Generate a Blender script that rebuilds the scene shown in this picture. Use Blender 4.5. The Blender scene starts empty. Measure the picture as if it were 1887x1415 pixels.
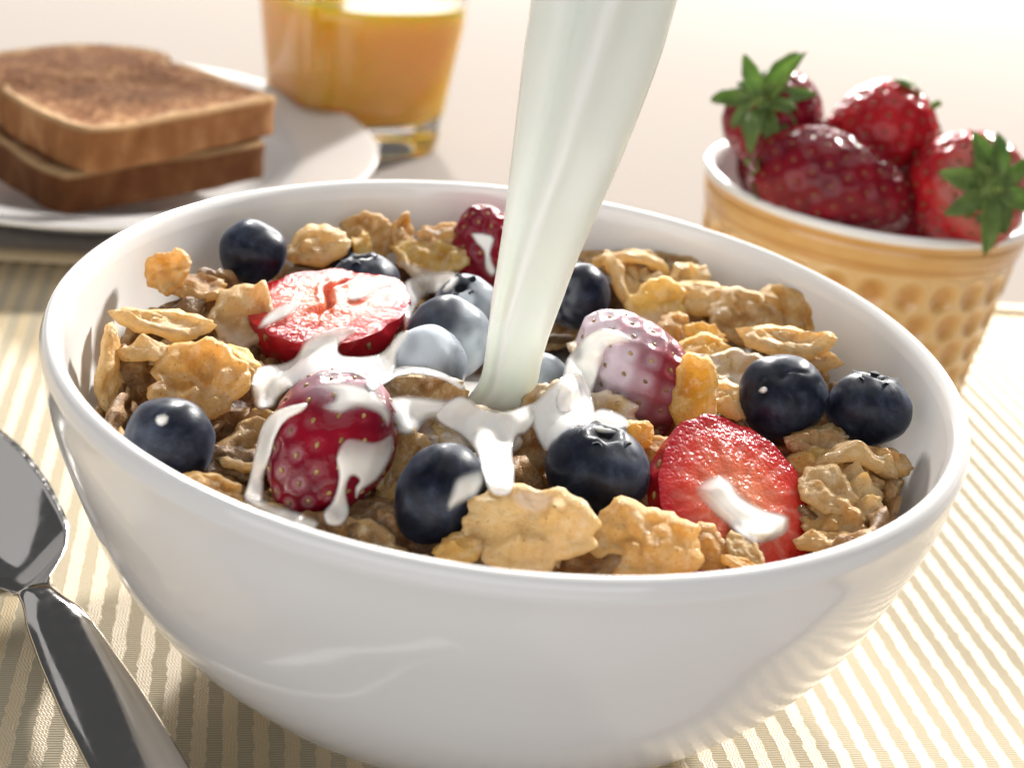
import bpy, bmesh, math, random
import numpy as np
from mathutils import Vector, Matrix, noise
from mathutils.bvhtree import BVHTree
from mathutils.geometry import delaunay_2d_cdt

scene = bpy.context.scene
R = math.radians
# ------------------------------------------------------------------ camera
FOC = 2600.0                      # focal length in photograph pixels (photograph 1887 x 1415)
PW, PH = 1887.0, 1415.0
CAM = np.array([0.000926, -0.228625, 0.168544])
RT = np.array([0.99062846, 0.05916398, 0.12310512])
UP = np.array([-0.13658421, 0.42910908, 0.89286625])
FW = np.array([0.0, 0.90131294, -0.43316854])
UP = UP - RT * (UP @ RT); UP /= np.linalg.norm(UP)
FW = np.cross(UP, RT)
cam_data = bpy.data.cameras.new('camera')
cam = bpy.data.objects.new('camera', cam_data)
scene.collection.objects.link(cam)
cam.matrix_world = Matrix((( RT[0], UP[0], -FW[0], CAM[0]), (RT[1], UP[1], -FW[1], CAM[1]),
                           (RT[2], UP[2], -FW[2], CAM[2]), (0, 0, 0, 1)))
cam_data.sensor_width = 36.0
cam_data.lens = FOC / PW * 36.0
cam_data.clip_start = 0.01
cam_data.clip_end = 20.0
cam_data.dof.use_dof = True
cam_data.dof.focus_distance = 0.242
cam_data.dof.aperture_fstop = 17.0
scene.camera = cam
# ------------------------------------------------------------------ world
world = bpy.data.worlds.new('World')
scene.world = world
world.use_nodes = True
bg = world.node_tree.nodes['Background']
bg.inputs[0].default_value = (0.97, 0.98, 1.0, 1)
bg.inputs[1].default_value = 0.08
# ------------------------------------------------------------------ lamps (studio: back key, overhead soft light, front fill)
def area(name, loc, target, size, size_y, power, color):
    d = bpy.data.lights.new(name, 'AREA')
    d.shape = 'RECTANGLE'; d.size = size; d.size_y = size_y
    d.energy = power; d.color = color
    o = bpy.data.objects.new(name, d)
    scene.collection.objects.link(o)
    o.location = loc
    o.rotation_euler = (Vector(target) - Vector(loc)).to_track_quat('-Z', 'Y').to_euler()
    return o
def key(name, az, el, d, power):
    az, el = R(az), R(el)
    return area(name, (d * math.cos(el) * math.sin(az), d * math.cos(el) * math.cos(az), d * math.sin(el)), (0, 0, 0.05), 0.34, 0.34, power, (1.0, 0.965, 0.91))
key('right_key_lamp', 29, 28, 4.0, 310)
key('left_key_lamp', -13, 30, 4.0, 170)
soft = area('overhead_soft_lamp', (0.1, 0.2, 1.3), (0.0, 0.03, 0.03), 1.2, 1.2, 5.0, (1.0, 0.985, 0.96))
left = area('left_soft_lamp', (-1.10, 0.62, 0.62), (-0.08, 0.02, 0.01), 0.9, 0.75, 0.85, (1.0, 0.99, 0.98))
back = area('back_window_lamp', (0.02, 1.55, 0.36), (0.0, 0.3, 0.05), 0.6, 0.55, 15, (1.0, 0.985, 0.96))
fill = area('front_fill_lamp', (-0.3, -1.7, 0.62), (0, 0, 0.04), 3.6, 1.1, 19, (0.97, 0.98, 1.0))

scene.view_settings.view_transform = 'Standard'
scene.view_settings.look = 'None'
scene.view_settings.exposure = 0.22
scene.view_settings.gamma = 1.0
cy = scene.cycles
cy.use_denoising = True
cy.max_bounces = 10
cy.diffuse_bounces = 4
cy.glossy_bounces = 4
cy.transmission_bounces = 8
cy.sample_clamp_indirect = 4.0
cy.caustics_reflective = False
cy.caustics_refractive = True
cy.blur_glossy = 0.6

# ------------------------------------------------------------------ helpers
def ray(x, y):
    d = FW * FOC + RT * (x - PW / 2) - UP * (y - PH / 2)
    return d / np.linalg.norm(d)
def at(x, y, z):                 # the point at height z seen at photograph pixel (x, y)
    d = ray(x, y)
    return CAM + d * ((z - CAM[2]) / d[2])
def at_y(x, y, yy):              # the point at world depth yy
    d = ray(x, y)
    return CAM + d * ((yy - CAM[1]) / d[1])
def mpp(P):                      # metres per photograph pixel at point P
    return float((np.array(P) - CAM) @ FW) / FOC
def cw(x, y, z):                 # camera-relative direction (right, up, toward camera) as a world direction
    v = RT * x + UP * y - FW * z
    return v / np.linalg.norm(v)

def mesh_from(name, verts, faces, attrs=None, smooth=True):
    me = bpy.data.meshes.new(name)
    me.from_pydata([tuple(map(float, v)) for v in verts], [], [tuple(map(int, f)) for f in faces])
    if smooth:
        me.polygons.foreach_set('use_smooth', [True] * len(me.polygons))
    if attrs:
        for k, a in attrs.items():
            at_ = me.attributes.new(k, 'FLOAT', 'POINT')
            at_.data.foreach_set('value', np.asarray(a, dtype=np.float32))
    me.update()
    return me
def obj(name, me, mat=None, parent=None, M=None):
    o = bpy.data.objects.new(name, me)
    scene.collection.objects.link(o)
    if mat is not None and me is not None and len(me.materials) == 0:
        me.materials.append(mat)
    if parent is not None:
        o.parent = parent
    if M is not None:
        o.matrix_basis = M
    return o
def tag(o, label=None, cat=None, group=None, kind=None):
    if label: o['label'] = label
    if cat: o['category'] = cat
    if group: o['group'] = group
    if kind: o['kind'] = kind
    return o
def empty(name, loc, label, cat, group=None):
    o = bpy.data.objects.new(name, None)
    o.empty_display_size = 0.01
    scene.collection.objects.link(o)
    o.location = loc
    return tag(o, label, cat, group)
def frame_from(zdir, xhint, loc):
    z = Vector(zdir).normalized()
    x = Vector(xhint); x = (x - z * x.dot(z)).normalized()
    y = z.cross(x)
    return Matrix(((x[0], y[0], z[0], loc[0]), (x[1], y[1], z[1], loc[1]), (x[2], y[2], z[2], loc[2]), (0, 0, 0, 1)))
content = []                     # world-space (verts, faces) of the things milk can lie on
def add_content(o, me=None, M=None):
    me = me or o.data
    M = M if M is not None else o.matrix_basis
    n = len(me.vertices)
    v = np.empty(n * 3); me.vertices.foreach_get('co', v); v = v.reshape(-1, 3)
    m = np.array(M)
    content.append((v @ m[:3, :3].T + m[:3, 3], [tuple(p.vertices) for p in me.polygons]))
def grid_faces(nr, nc, wrap=True, off=0):
    f = []
    for i in range(nr - 1):
        for j in range(nc if wrap else nc - 1):
            a, b = off + i * nc + j, off + i * nc + (j + 1) % nc
            f.append((a, b, b + nc, a + nc))
    return f
def lathe(profile, n, sq=None):
    v = []
    for (r, z) in profile:
        for j in range(n):
            a = 2 * math.pi * j / n
            v.append((r * math.cos(a), r * math.sin(a), z))
    return v, grid_faces(len(profile), n)
def nz(p, s, seed=0.0):
    return noise.noise(Vector((p[0] * s + seed, p[1] * s - seed * 0.7, p[2] * s + seed * 1.3)))
def smoothstep(a, b, x):
    t = np.clip((x - a) / (b - a), 0, 1)
    return t * t * (3 - 2 * t)

# ------------------------------------------------------------------ material helper
class NT:
    def __init__(s, name):
        s.m = bpy.data.materials.new(name); s.m.use_nodes = True
        s.t = s.m.node_tree; s.n = s.t.nodes
        s.b = s.n['Principled BSDF']; s.out = s.n['Material Output']
    def add(s, t, **kw):
        n = s.n.new(t)
        for k, v in kw.items():
            if k.startswith('i_'):
                key = k[2:]
                n.inputs[int(key) if key.isdigit() else key].default_value = v
            else: setattr(n, k, v)
        return n
    def link(s, a, b): s.t.links.new(a, b)
    def set(s, **kw):
        for k, v in kw.items():
            s.b.inputs[k.replace('_', ' ')].default_value = v
    def coords(s): return s.add('ShaderNodeTexCoord').outputs['Object']
    def noise(s, scale, detail=3, rough=0.55, vec=None, dist=0.0):
        n = s.add('ShaderNodeTexNoise'); n.inputs['Scale'].default_value = scale
        n.inputs['Detail'].default_value = detail; n.inputs['Roughness'].default_value = rough
        n.inputs['Distortion'].default_value = dist
        s.link(vec if vec is not None else s.coords(), n.inputs['Vector'])
        return n.outputs['Fac']
    def ramp(s, fac, stops):
        n = s.add('ShaderNodeValToRGB'); e = n.color_ramp.elements
        while len(e) < len(stops): e.new(0.5)
        for k, (p, c) in zip(e, stops):
            k.position = p; k.color = (c, c, c, 1) if isinstance(c, (int, float)) else (*c, 1)
        s.link(fac, n.inputs[0]); return n.outputs[0]
    def mix(s, fac, a, b):
        n = s.add('ShaderNodeMix', data_type='RGBA')
        for i, v in ((0, fac), (6, a), (7, b)):
            if isinstance(v, (int, float)): n.inputs[i].default_value = v
            elif isinstance(v, tuple): n.inputs[i].default_value = (*v, 1)
            else: s.link(v, n.inputs[i])
        return n.outputs[2]
    def math(s, op, a, b=None, clamp=False):
        n = s.add('ShaderNodeMath', operation=op, use_clamp=clamp)
        for i, v in ((0, a), (1, b)):
            if v is None: continue
            if isinstance(v, (int, float)): n.inputs[i].default_value = v
            else: s.link(v, n.inputs[i])
        return n.outputs[0]
    def attr(s, name):
        return s.add('ShaderNodeAttribute', attribute_name=name).outputs['Fac']
    def bump(s, h, strength=0.3, dist=0.0005, normal=None):
        n = s.add('ShaderNodeBump'); n.inputs['Strength'].default_value = strength
        n.inputs['Distance'].default_value = dist
        s.link(h, n.inputs['Height'])
        if normal is not None: s.link(normal, n.inputs['Normal'])
        return n.outputs[0]
    def to(s, sock, name): s.link(sock, s.b.inputs[name])
    def objrand(s): return s.add('ShaderNodeObjectInfo').outputs['Random']

def mat_porcelain(name, col, rough=0.12):
    k = NT(name); k.set(Base_Color=(*col, 1), Roughness=rough, Coat_Weight=0.3, Coat_Roughness=0.05)
    h = k.noise(60, 2); k.to(k.bump(h, 0.008, 0.001), 'Normal')
    sp = k.noise(1400, 2, 0.6)
    k.to(k.ramp(sp, [(0.0, rough * 0.8), (1.0, rough * 1.5)]), 'Roughness')
    return k.m
M_BOWL = mat_porcelain('white_glaze', (0.86, 0.85, 0.835), 0.10)
M_PLATE = mat_porcelain('plate_glaze', (0.78, 0.765, 0.75), 0.12)

def mat_milk(name, col, sss=0.6, film=False):
    k = NT(name)
    k.set(Base_Color=(*col, 1), Roughness=0.16, Subsurface_Weight=sss, Subsurface_Scale=0.0018, IOR=1.36, Coat_Weight=0.25, Coat_Roughness=0.06)
    k.b.inputs['Subsurface Radius'].default_value = (1.0, 0.8, 0.55)
    if film:                                           # a thin edge of milk lets what lies under it show through
        k.to(k.ramp(k.attr('thick'), [(0.0, 0.0), (1.0, 1.0)]), 'Alpha')
    return k.m
M_MILK = mat_milk('milk', (0.83, 0.80, 0.76))
M_FILM = mat_milk('milk_film', (0.84, 0.81, 0.77), 0.6, True)
M_STREAM = mat_milk('pouring_milk', (0.81, 0.845, 0.80), 1.0)
M_STREAM.node_tree.nodes['Principled BSDF'].inputs['Subsurface Scale'].default_value = 0.004
M_STREAM.node_tree.nodes['Principled BSDF'].inputs['Subsurface Radius'].default_value = (1.0, 1.0, 0.92)

def mat_blueberry():
    k = NT('blueberry_skin')
    v = k.coords()
    b1 = k.noise(160, 4, 0.6, v, 0.6); b2 = k.noise(700, 3, 0.6, v)
    bl = k.math('ADD', k.math('MULTIPLY', b1, 0.75), k.math('MULTIPLY', b2, 0.25))
    bl = k.math('ADD', bl, k.math('MULTIPLY', k.math('SUBTRACT', k.objrand(), 0.5), 0.10))
    col = k.ramp(bl, [(0.36, (0.004, 0.005, 0.011)), (0.52, (0.012, 0.016, 0.029)), (0.70, (0.038, 0.050, 0.080))])
    mk = k.attr('milk')
    film = k.ramp(mk, [(0.0, (0.0,) * 3), (1.0, (1.0,) * 3)])
    col = k.mix(k.math('MULTIPLY', mk, 1.0, True), col, (0.60, 0.655, 0.72))
    col = k.mix(k.attr('scar'), col, (0.004, 0.004, 0.006))
    k.to(col, 'Base Color')
    rg = k.ramp(bl, [(0.4, 0.30), (0.7, 0.58)])
    rgm = k.mix(k.attr('scar'), k.mix(mk, rg, (0.10, 0.10, 0.10)), (0.85, 0.85, 0.85))
    k.to(rgm, 'Roughness')
    k.set(Coat_Weight=0.05, Coat_Roughness=0.12, Sheen_Weight=0.10, Sheen_Roughness=0.35, Specular_IOR_Level=0.18)
    k.b.inputs['Sheen Tint'].default_value = (0.6, 0.72, 1, 1)
    k.to(k.bump(k.math('ADD', b1, k.math('MULTIPLY', b2, 0.5)), 0.10, 0.0006), 'Normal')
    return k.m
M_BLUE = mat_blueberry()
def mat_calyx():
    k = NT('blueberry_crown'); v = k.coords()
    k.to(k.ramp(k.noise(900, 3, 0.6, v), [(0.35, (0.004, 0.005, 0.008)), (0.7, (0.03, 0.036, 0.05))]), 'Base Color')
    k.set(Roughness=0.6, Specular_IOR_Level=0.15)
    return k.m
M_CALYX = mat_calyx()

def mat_strawberry(name, red, dark, film=(0.60, 0.50, 0.56)):
    k = NT(name); v = k.coords()
    n1 = k.noise(120, 3, 0.55, v); n2 = k.noise(900, 2, 0.6, v)
    col = k.mix(k.ramp(n1, [(0.3, 0.0), (0.7, 1.0)]), dark, red)
    dim = k.attr('dimple')
    col = k.mix(k.math('MULTIPLY', dim, 0.25), col, tuple(min(1, c * 1.5 + 0.03) for c in red))
    col = k.mix(k.attr('pale'), col, (0.72, 0.55, 0.42))
    mk = k.attr('milk')
    col = k.mix(mk, col, film)
    k.to(col, 'Base Color')
    k.set(Roughness=0.25, Subsurface_Weight=0.15, Subsurface_Scale=0.0012, Coat_Weight=0.12, Coat_Roughness=0.05, Specular_IOR_Level=0.22)
    k.b.inputs['Subsurface Radius'].default_value = (1.0, 0.25, 0.2)
    bp = k.bump(k.math('ADD', n1, k.math('MULTIPLY', n2, 0.6)), 0.45, 0.0005); k.to(bp, 'Normal'); k.to(bp, 'Coat Normal')
    return k.m
M_SKIN = mat_strawberry('strawberry_skin', (0.25, 0.003, 0.016), (0.11, 0.0015, 0.012))
M_SKIN2 = mat_strawberry('bright_strawberry_skin', (0.44, 0.012, 0.016), (0.24, 0.005, 0.013))
M_SKIN3 = mat_strawberry('ripe_strawberry_skin', (0.20, 0.004, 0.012), (0.07, 0.0015, 0.008))
def mat_seed():
    k = NT('strawberry_seed'); v = k.coords()
    k.to(k.mix(k.objrand(), (0.16, 0.085, 0.025), (0.42, 0.27, 0.08)), 'Base Color'); k.set(Roughness=0.35, Coat_Weight=0.3)
    return k.m
M_SEED = mat_seed()
def mat_seed2():
    k = NT('ripe_strawberry_seed'); k.set(Base_Color=(0.19, 0.065, 0.02, 1), Roughness=0.4); return k.m
M_SEED2 = mat_seed2()
def mat_cut(name):
    k = NT(name); v = k.coords()
    rad = k.attr('radial')
    n1 = k.noise(260, 4, 0.6, v); n2 = k.noise(1900, 3, 0.65, v)
    fib = k.attr('fibre')
    f = k.math('ADD', rad, k.math('MULTIPLY', k.math('SUBTRACT', n1, 0.5), 0.28))
    col = k.ramp(f, [(0.0, (0.74, 0.32, 0.20)), (0.35, (0.70, 0.17, 0.085)), (0.70, (0.60, 0.055, 0.035)), (0.95, (0.42, 0.010, 0.016))])
    col = k.mix(k.math('MULTIPLY', fib, 0.30), col, (0.80, 0.46, 0.38))
    k.to(col, 'Base Color')
    k.set(Roughness=0.20, Subsurface_Weight=0.4, Subsurface_Scale=0.002, Coat_Weight=0.18, Coat_Roughness=0.10, Specular_IOR_Level=0.3)
    k.b.inputs['Subsurface Radius'].default_value = (1.0, 0.3, 0.22)
    vo = k.add('ShaderNodeTexVoronoi'); vo.inputs['Scale'].default_value = 1100; k.link(v, vo.inputs['Vector'])
    h = k.math('ADD', k.math('MULTIPLY', vo.outputs['Distance'], -0.8), n2)
    bp = k.bump(h, 0.40, 0.0005); k.to(bp, 'Normal'); k.to(bp, 'Coat Normal')
    return k.m
M_CUT = mat_cut('cut_strawberry_flesh')
def mat_leaf():
    k = NT('strawberry_leaf'); v = k.coords()
    n = k.noise(150, 3, 0.6, v)
    col = k.ramp(n, [(0.3, (0.10, 0.17, 0.05)), (0.7, (0.32, 0.43, 0.12))])
    k.to(col, 'Base Color'); k.set(Roughness=0.5)
    tr = k.add('ShaderNodeBsdfTranslucent'); k.link(k.mix(0.5, col, (0.16, 0.38, 0.02)), tr.inputs[0])
    mx = k.add('ShaderNodeMixShader'); mx.inputs[0].default_value = 0.5
    k.link(k.b.outputs[0], mx.inputs[1]); k.link(tr.outputs[0], mx.inputs[2]); k.link(mx.outputs[0], k.out.inputs[0])
    k.to(k.bump(n, 0.4, 0.001), 'Normal')
    return k.m
M_LEAF = mat_leaf()

def mat_flake(name, lo, mid, hi, coat=0.35, milk=0.0, trans=0.25, rim=0.55):
    k = NT(name); v = k.coords()
    rnd = k.objrand()
    n1 = k.noise(170, 4, 0.6, v, 0.4); n2 = k.noise(620, 4, 0.65, v); n3 = k.noise(2300, 2, 0.6, v)
    f = k.math('ADD', k.math('MULTIPLY', n1, 0.65), k.math('MULTIPLY', n2, 0.35))
    f = k.math('ADD', f, k.math('MULTIPLY', k.math('SUBTRACT', rnd, 0.5), 0.14))
    col = k.ramp(f, [(0.38, lo), (0.5, mid), (0.62, hi)])
    pl_ = tuple(min(.86, c * .5 + d * .5) for c, d in zip(hi, (.86, .70, .40)))
    col = k.mix(k.math('MULTIPLY', k.attr('rim'), rim), col, pl_)
    col = k.mix(k.math('MULTIPLY', k.attr('blister'), rim * .9), col, pl_)
    spk = k.noise(1500, 2, 0.5, v)
    col = k.mix(k.ramp(spk, [(0.66, 0.0), (0.72, 0.6)]), col, tuple(c * .32 for c in lo))
    tst = k.noise(95, 2, 0.5, v)
    col = k.mix(k.ramp(tst, [(0.56, 0.0), (0.74, 0.45)]), col, lo)
    frost = k.noise(430, 4, 0.7, v)
    col = k.mix(k.ramp(frost, [(0.50, 0.0), (0.66, 0.55 if rim > .3 else 0.15)]), col, (0.87, 0.77, 0.57))
    mkv = k.attr('milk')
    if milk > 0:
        mm = k.math('ADD', mkv, k.ramp(k.noise(110, 2, 0.5, v), [(0.62 - 0.3 * milk, 0.0), (0.74 - 0.3 * milk, milk)]), True)
    else: mm = mkv
    col = k.mix(mm, col, (0.78, 0.69, 0.60))
    k.to(col, 'Base Color')
    k.to(k.ramp(n2, [(0.3, 0.30), (0.7, 0.55)]), 'Roughness')
    k.set(Coat_Weight=coat * .8, Coat_Roughness=0.11, Specular_IOR_Level=0.25, Subsurface_Weight=0.15, Subsurface_Scale=0.0015)
    k.b.inputs['Subsurface Radius'].default_value = (1.0, 0.55, 0.2)
    h = k.math('ADD', k.math('MULTIPLY', n2, 0.8), k.math('MULTIPLY', n3, 0.5))
    bp = k.bump(h, 0.75, 0.0008); k.to(bp, 'Normal'); k.to(bp, 'Coat Normal')
    tr = k.add('ShaderNodeBsdfTranslucent'); k.link(k.mix(0.30, col, (0.98, 0.66, 0.20)), tr.inputs[0])
    mx = k.add('ShaderNodeMixShader'); mx.inputs[0].default_value = trans
    k.link(k.b.outputs[0], mx.inputs[1]); k.link(tr.outputs[0], mx.inputs[2]); k.link(mx.outputs[0], k.out.inputs[0])
    return k.m
FM = {
 'gold':  mat_flake('golden_flake', (0.36, 0.125, 0.014), (0.58, 0.295, 0.055), (0.78, 0.50, 0.15), 0.45, 0, 0.50),
 'pale':  mat_flake('pale_flake', (0.50, 0.265, 0.075), (0.69, 0.455, 0.18), (0.84, 0.64, 0.32), 0.35, 0, 0.44),
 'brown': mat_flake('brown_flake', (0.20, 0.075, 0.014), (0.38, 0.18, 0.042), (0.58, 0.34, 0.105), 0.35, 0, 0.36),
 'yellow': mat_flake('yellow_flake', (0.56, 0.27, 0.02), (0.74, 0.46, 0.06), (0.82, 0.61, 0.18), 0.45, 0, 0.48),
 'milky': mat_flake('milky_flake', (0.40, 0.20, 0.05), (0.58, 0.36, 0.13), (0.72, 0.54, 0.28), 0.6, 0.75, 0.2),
 'deep':  mat_flake('shade_dark_flake', (0.07, 0.025, 0.005), (0.18, 0.075, 0.018), (0.34, 0.17, 0.05), 0.4, 0, 0.15, 0.15),  # not wet: flake colour darkened to paint in the shade of the gaps
}

# ------------------------------------------------------------------ tabletop, placemat
AZ = -0.21824
SV = np.array([math.cos(AZ), -math.sin(AZ)])      # across the stripes
LV = np.array([math.sin(AZ), math.cos(AZ)])       # along the stripes
def mat_table():
    k = NT('pale_tablecloth'); v = k.coords()
    mp = k.add('ShaderNodeMapping'); mp.inputs['Rotation'].default_value = (0, 0, 0.22); k.link(v, mp.inputs[0])
    ck = k.add('ShaderNodeTexChecker'); ck.inputs['Scale'].default_value = 260; k.link(mp.outputs[0], ck.inputs[0])
    ck.inputs[1].default_value = (0.325, 0.292, 0.268, 1); ck.inputs[2].default_value = (0.305, 0.274, 0.252, 1)
    k.to(ck.outputs[0], 'Base Color'); k.set(Roughness=0.9, Specular_IOR_Level=0.0)
    n = k.noise(2500, 2, 0.5, v); k.to(k.bump(n, 0.1, 0.0003), 'Normal')
    return k.m
me = mesh_from('table', [(-1.6, -0.9, -0.0016), (1.6, -0.9, -0.0016), (1.6, 1.35, -0.0016), (-1.6, 1.35, -0.0016),
                         (-1.6, -0.9, -0.03), (1.6, -0.9, -0.03), (1.6, 1.35, -0.03), (-1.6, 1.35, -0.03)],
               [(0, 1, 2, 3), (7, 6, 5, 4), (0, 4, 5, 1), (1, 5, 6, 2), (2, 6, 7, 3), (3, 7, 4, 0)], smooth=False)
tag(obj('table', me, mat_table()), kind='structure')

PITCH = 0.00535
def mat_mat():
    k = NT('striped_cloth'); v = k.coords()                # object x runs across the stripes, y along them
    sx = k.add('ShaderNodeSeparateXYZ'); k.link(v, sx.inputs[0])
    x, y = sx.outputs[0], sx.outputs[1]
    st = k.add('ShaderNodeMapping'); st.inputs['Scale'].default_value = (0.25, 1, 1); k.link(v, st.inputs[0])
    wob = k.math('MULTIPLY', k.math('SUBTRACT', k.noise(420, 1, 0.5, st.outputs[0]), 0.5), 0.0011)
    saw = k.math('MULTIPLY', k.math('SINE', k.math('MULTIPLY', y, 2 * math.pi / 0.0031)), 0.00008)
    ph = k.math('MULTIPLY', k.math('ADD', k.math('ADD', x, wob), saw), 2 * math.pi / PITCH)
    s = k.math('SINE', ph)
    stripe = k.ramp(k.math('ADD', k.math('MULTIPLY', s, 0.5), 0.5), [(0.44, 0.0), (0.56, 1.0)])
    # woven threads
    thr = k.math('SINE', k.math('MULTIPLY', y, 2 * math.pi / 0.00062))
    thr2 = k.math('SINE', k.math('ADD', k.math('MULTIPLY', x, 2 * math.pi / 0.00060), k.math('MULTIPLY', k.math('SINE', k.math('MULTIPLY', y, 2 * math.pi / 0.0011)), 1.2)))
    sat = k.math('MULTIPLY', thr2, k.math('SINE', k.math('MULTIPLY', y, 2 * math.pi / 0.0012)))
    fine = k.noise(1800, 3, 0.6, v)
    rib = k.math('ADD', k.math('MULTIPLY', thr, 0.5), 0.5)
    c_rib = k.mix(rib, (0.35, 0.30, 0.21), (0.49, 0.43, 0.325))
    c_sat = k.mix(k.math('ADD', k.math('MULTIPLY', sat, 0.5), 0.5), (0.53, 0.415, 0.25), (0.63, 0.52, 0.355))
    col = k.mix(stripe, c_rib, c_sat)
    col = k.mix(k.math('MULTIPLY', k.math('SUBTRACT', fine, 0.35), 0.5, True), col, (0.42, 0.33, 0.2))
    k.to(col, 'Base Color')
    k.to(k.ramp(stripe, [(0, 0.85), (1, 0.42)]), 'Roughness')
    k.to(k.ramp(stripe, [(0, 0.15), (1, 0.5)]), 'Specular IOR Level')
    hh = k.mix(stripe, k.math('MULTIPLY', thr, 0.5), k.math('MULTIPLY', sat, 0.6))
    h2 = k.math('ADD', k.math('MULTIPLY', fine, 0.8), hh)
    h3 = k.math('ADD', h2, k.math('MULTIPLY', stripe, 1.2))
    k.to(k.bump(h3, 0.35, 0.00025), 'Normal')
    return k.m
M_MAT = mat_mat()
BL = np.array([-0.1515, 0.1672])                        # a point of the mat's back edge
def mat_pt(s, l): return BL + SV * s + LV * l
mat_root = bpy.data.objects.new('placemat', None)
# body: a thin cloth sheet with slow undulation, edges rolled under
def cloth_sheet(x0, x1, y0, y1, nx, ny, z0, th, amp, seed):
    vs = []
    for side in (1, 0):
        for i in range(ny + 1):
            for j in range(nx + 1):
                x = x0 + (x1 - x0) * j / nx; y = y0 + (y1 - y0) * i / ny
                z = z0 + (th if side else 0) + (amp * noise.noise(Vector((x * 14 + seed, y * 14, 0))) if side else 0)
                e = min(j, nx - j, i, ny - i)
                if side and e == 0: z = z0 + 0.2 * th
                vs.append((x, y, z))
    n1 = (nx + 1) * (ny + 1)
    fs = grid_faces(ny + 1, nx + 1, False)
    fs += [tuple(reversed(f)) for f in grid_faces(ny + 1, nx + 1, False, n1)]
    W_ = nx + 1
    ring = [j for j in range(W_)] + [i * W_ + nx for i in range(1, ny + 1)] + [ny * W_ + j for j in range(nx - 1, -1, -1)] + [i * W_ for i in range(ny - 1, 0, -1)]
    for a, b in zip(ring, ring[1:] + ring[:1]): fs.append((b, a, a + n1, b + n1))
    return vs, fs
S0, S1_, L0, L1 = -0.24, 0.345, -0.268, 0.0
v_, f_ = cloth_sheet(S0, S1_, L0, -0.0045, 80, 34, 0.0, 0.0011, 0.00018, 3.0)
Mm = Matrix(((SV[0], LV[0], 0, BL[0]), (SV[1], LV[1], 0, BL[1]), (0, 0, 1, -0.0014), (0, 0, 0, 1)))
pm = obj('placemat', mesh_from('placemat', v_, f_), M_MAT, None, Mm)
tag(pm, 'cream and tan striped fabric placemat lying under the white bowl', 'placemat')
def mat_hem():
    k = NT('hem_cloth'); v = k.coords()
    n = k.noise(1500, 3, 0.6, v)
    k.to(k.ramp(n, [(0.3, (0.42, 0.32, 0.18)), (0.7, (0.60, 0.49, 0.32))]), 'Base Color'); k.set(Roughness=0.6)
    k.to(k.bump(n, 0.4, 0.0003), 'Normal'); return k.m
v_, f_ = cloth_sheet(S0, S1_, -0.0052, 0.0035, 80, 4, 0.0, 0.0019, 0.0001, 9.0)
obj('hem', mesh_from('hem', v_, f_), mat_hem(), pm)

# ------------------------------------------------------------------ bowl
BO = [(0.0, .0300), (.004, .0345), (.010, .0372), (.012, .043)]
out_prof = [(.0795, .0660), (.0792, .0640), (.0788, .060), (.0778, .055), (.0763, .050), (.0747, .045), (.0730, .040), (.0709, .035), (.0682, .030),
            (.0648, .025), (.0606, .020), (.0558, .0150), (.0500, .0110), (.0440, .0080), (.0400, .0062), (.0378, .0040), (.0372, .0015), (.0366, .0004), (.0350, .0), (.0335, .0004), (.0328, .002), (.030, .0032), (.001, .0034)]
WALL = 0.0033
in_prof = [(r - WALL * (1.0 if r > .06 else 1.1), z + (0.0 if z > .04 else 0.0015 + (0.04 - z) * 0.06)) for r, z in out_prof[1:14]]
in_prof = [(.0760, .0656)] + in_prof[1:] + [(.034, .0105), (.022, .0095), (.001, .0092)]
lip = []
for a in np.linspace(0, math.pi, 11)[1:-1]:
    lip.append((.0779 + .0016 * math.cos(a), .0674 + .0026 * math.sin(a)))
prof = [(r, z) for r, z in reversed(out_prof)] + [(.0797, .0672)] + lip + [(.0761, .0667)] + in_prof
# densify with Catmull-Rom
def catmull(pts, n, closed=False):
    P = [np.array(p, float) for p in pts]; o = []
    m = len(P)
    for i in range(m if closed else m - 1):
        p1, p2 = P[i], P[(i + 1) % m]
        p0 = P[i - 1] if (closed or i > 0) else p1
        p3 = P[(i + 2) % m] if (closed or i + 2 < m) else p2
        for k in range(n):
            t = k / n
            o.append(0.5 * ((2 * p1) + (-p0 + p2) * t + (2 * p0 - 5 * p1 + 4 * p2 - p3) * t * t + (-p0 + 3 * p1 - 3 * p2 + p3) * t ** 3))
    if not closed: o.append(P[-1])
    return o
v_, f_ = lathe(catmull(prof, 3), 160)
bowl = obj('bowl', mesh_from('bowl', v_, f_), M_BOWL)
tag(bowl, 'large white porcelain bowl filled with cereal, berries and milk', 'bowl')
IN_Z = np.array([z for r, z in in_prof]); IN_R = np.array([r for r, z in in_prof])
def inner_r(z): return float(np.interp(z, IN_Z[::-1], IN_R[::-1]))

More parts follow.
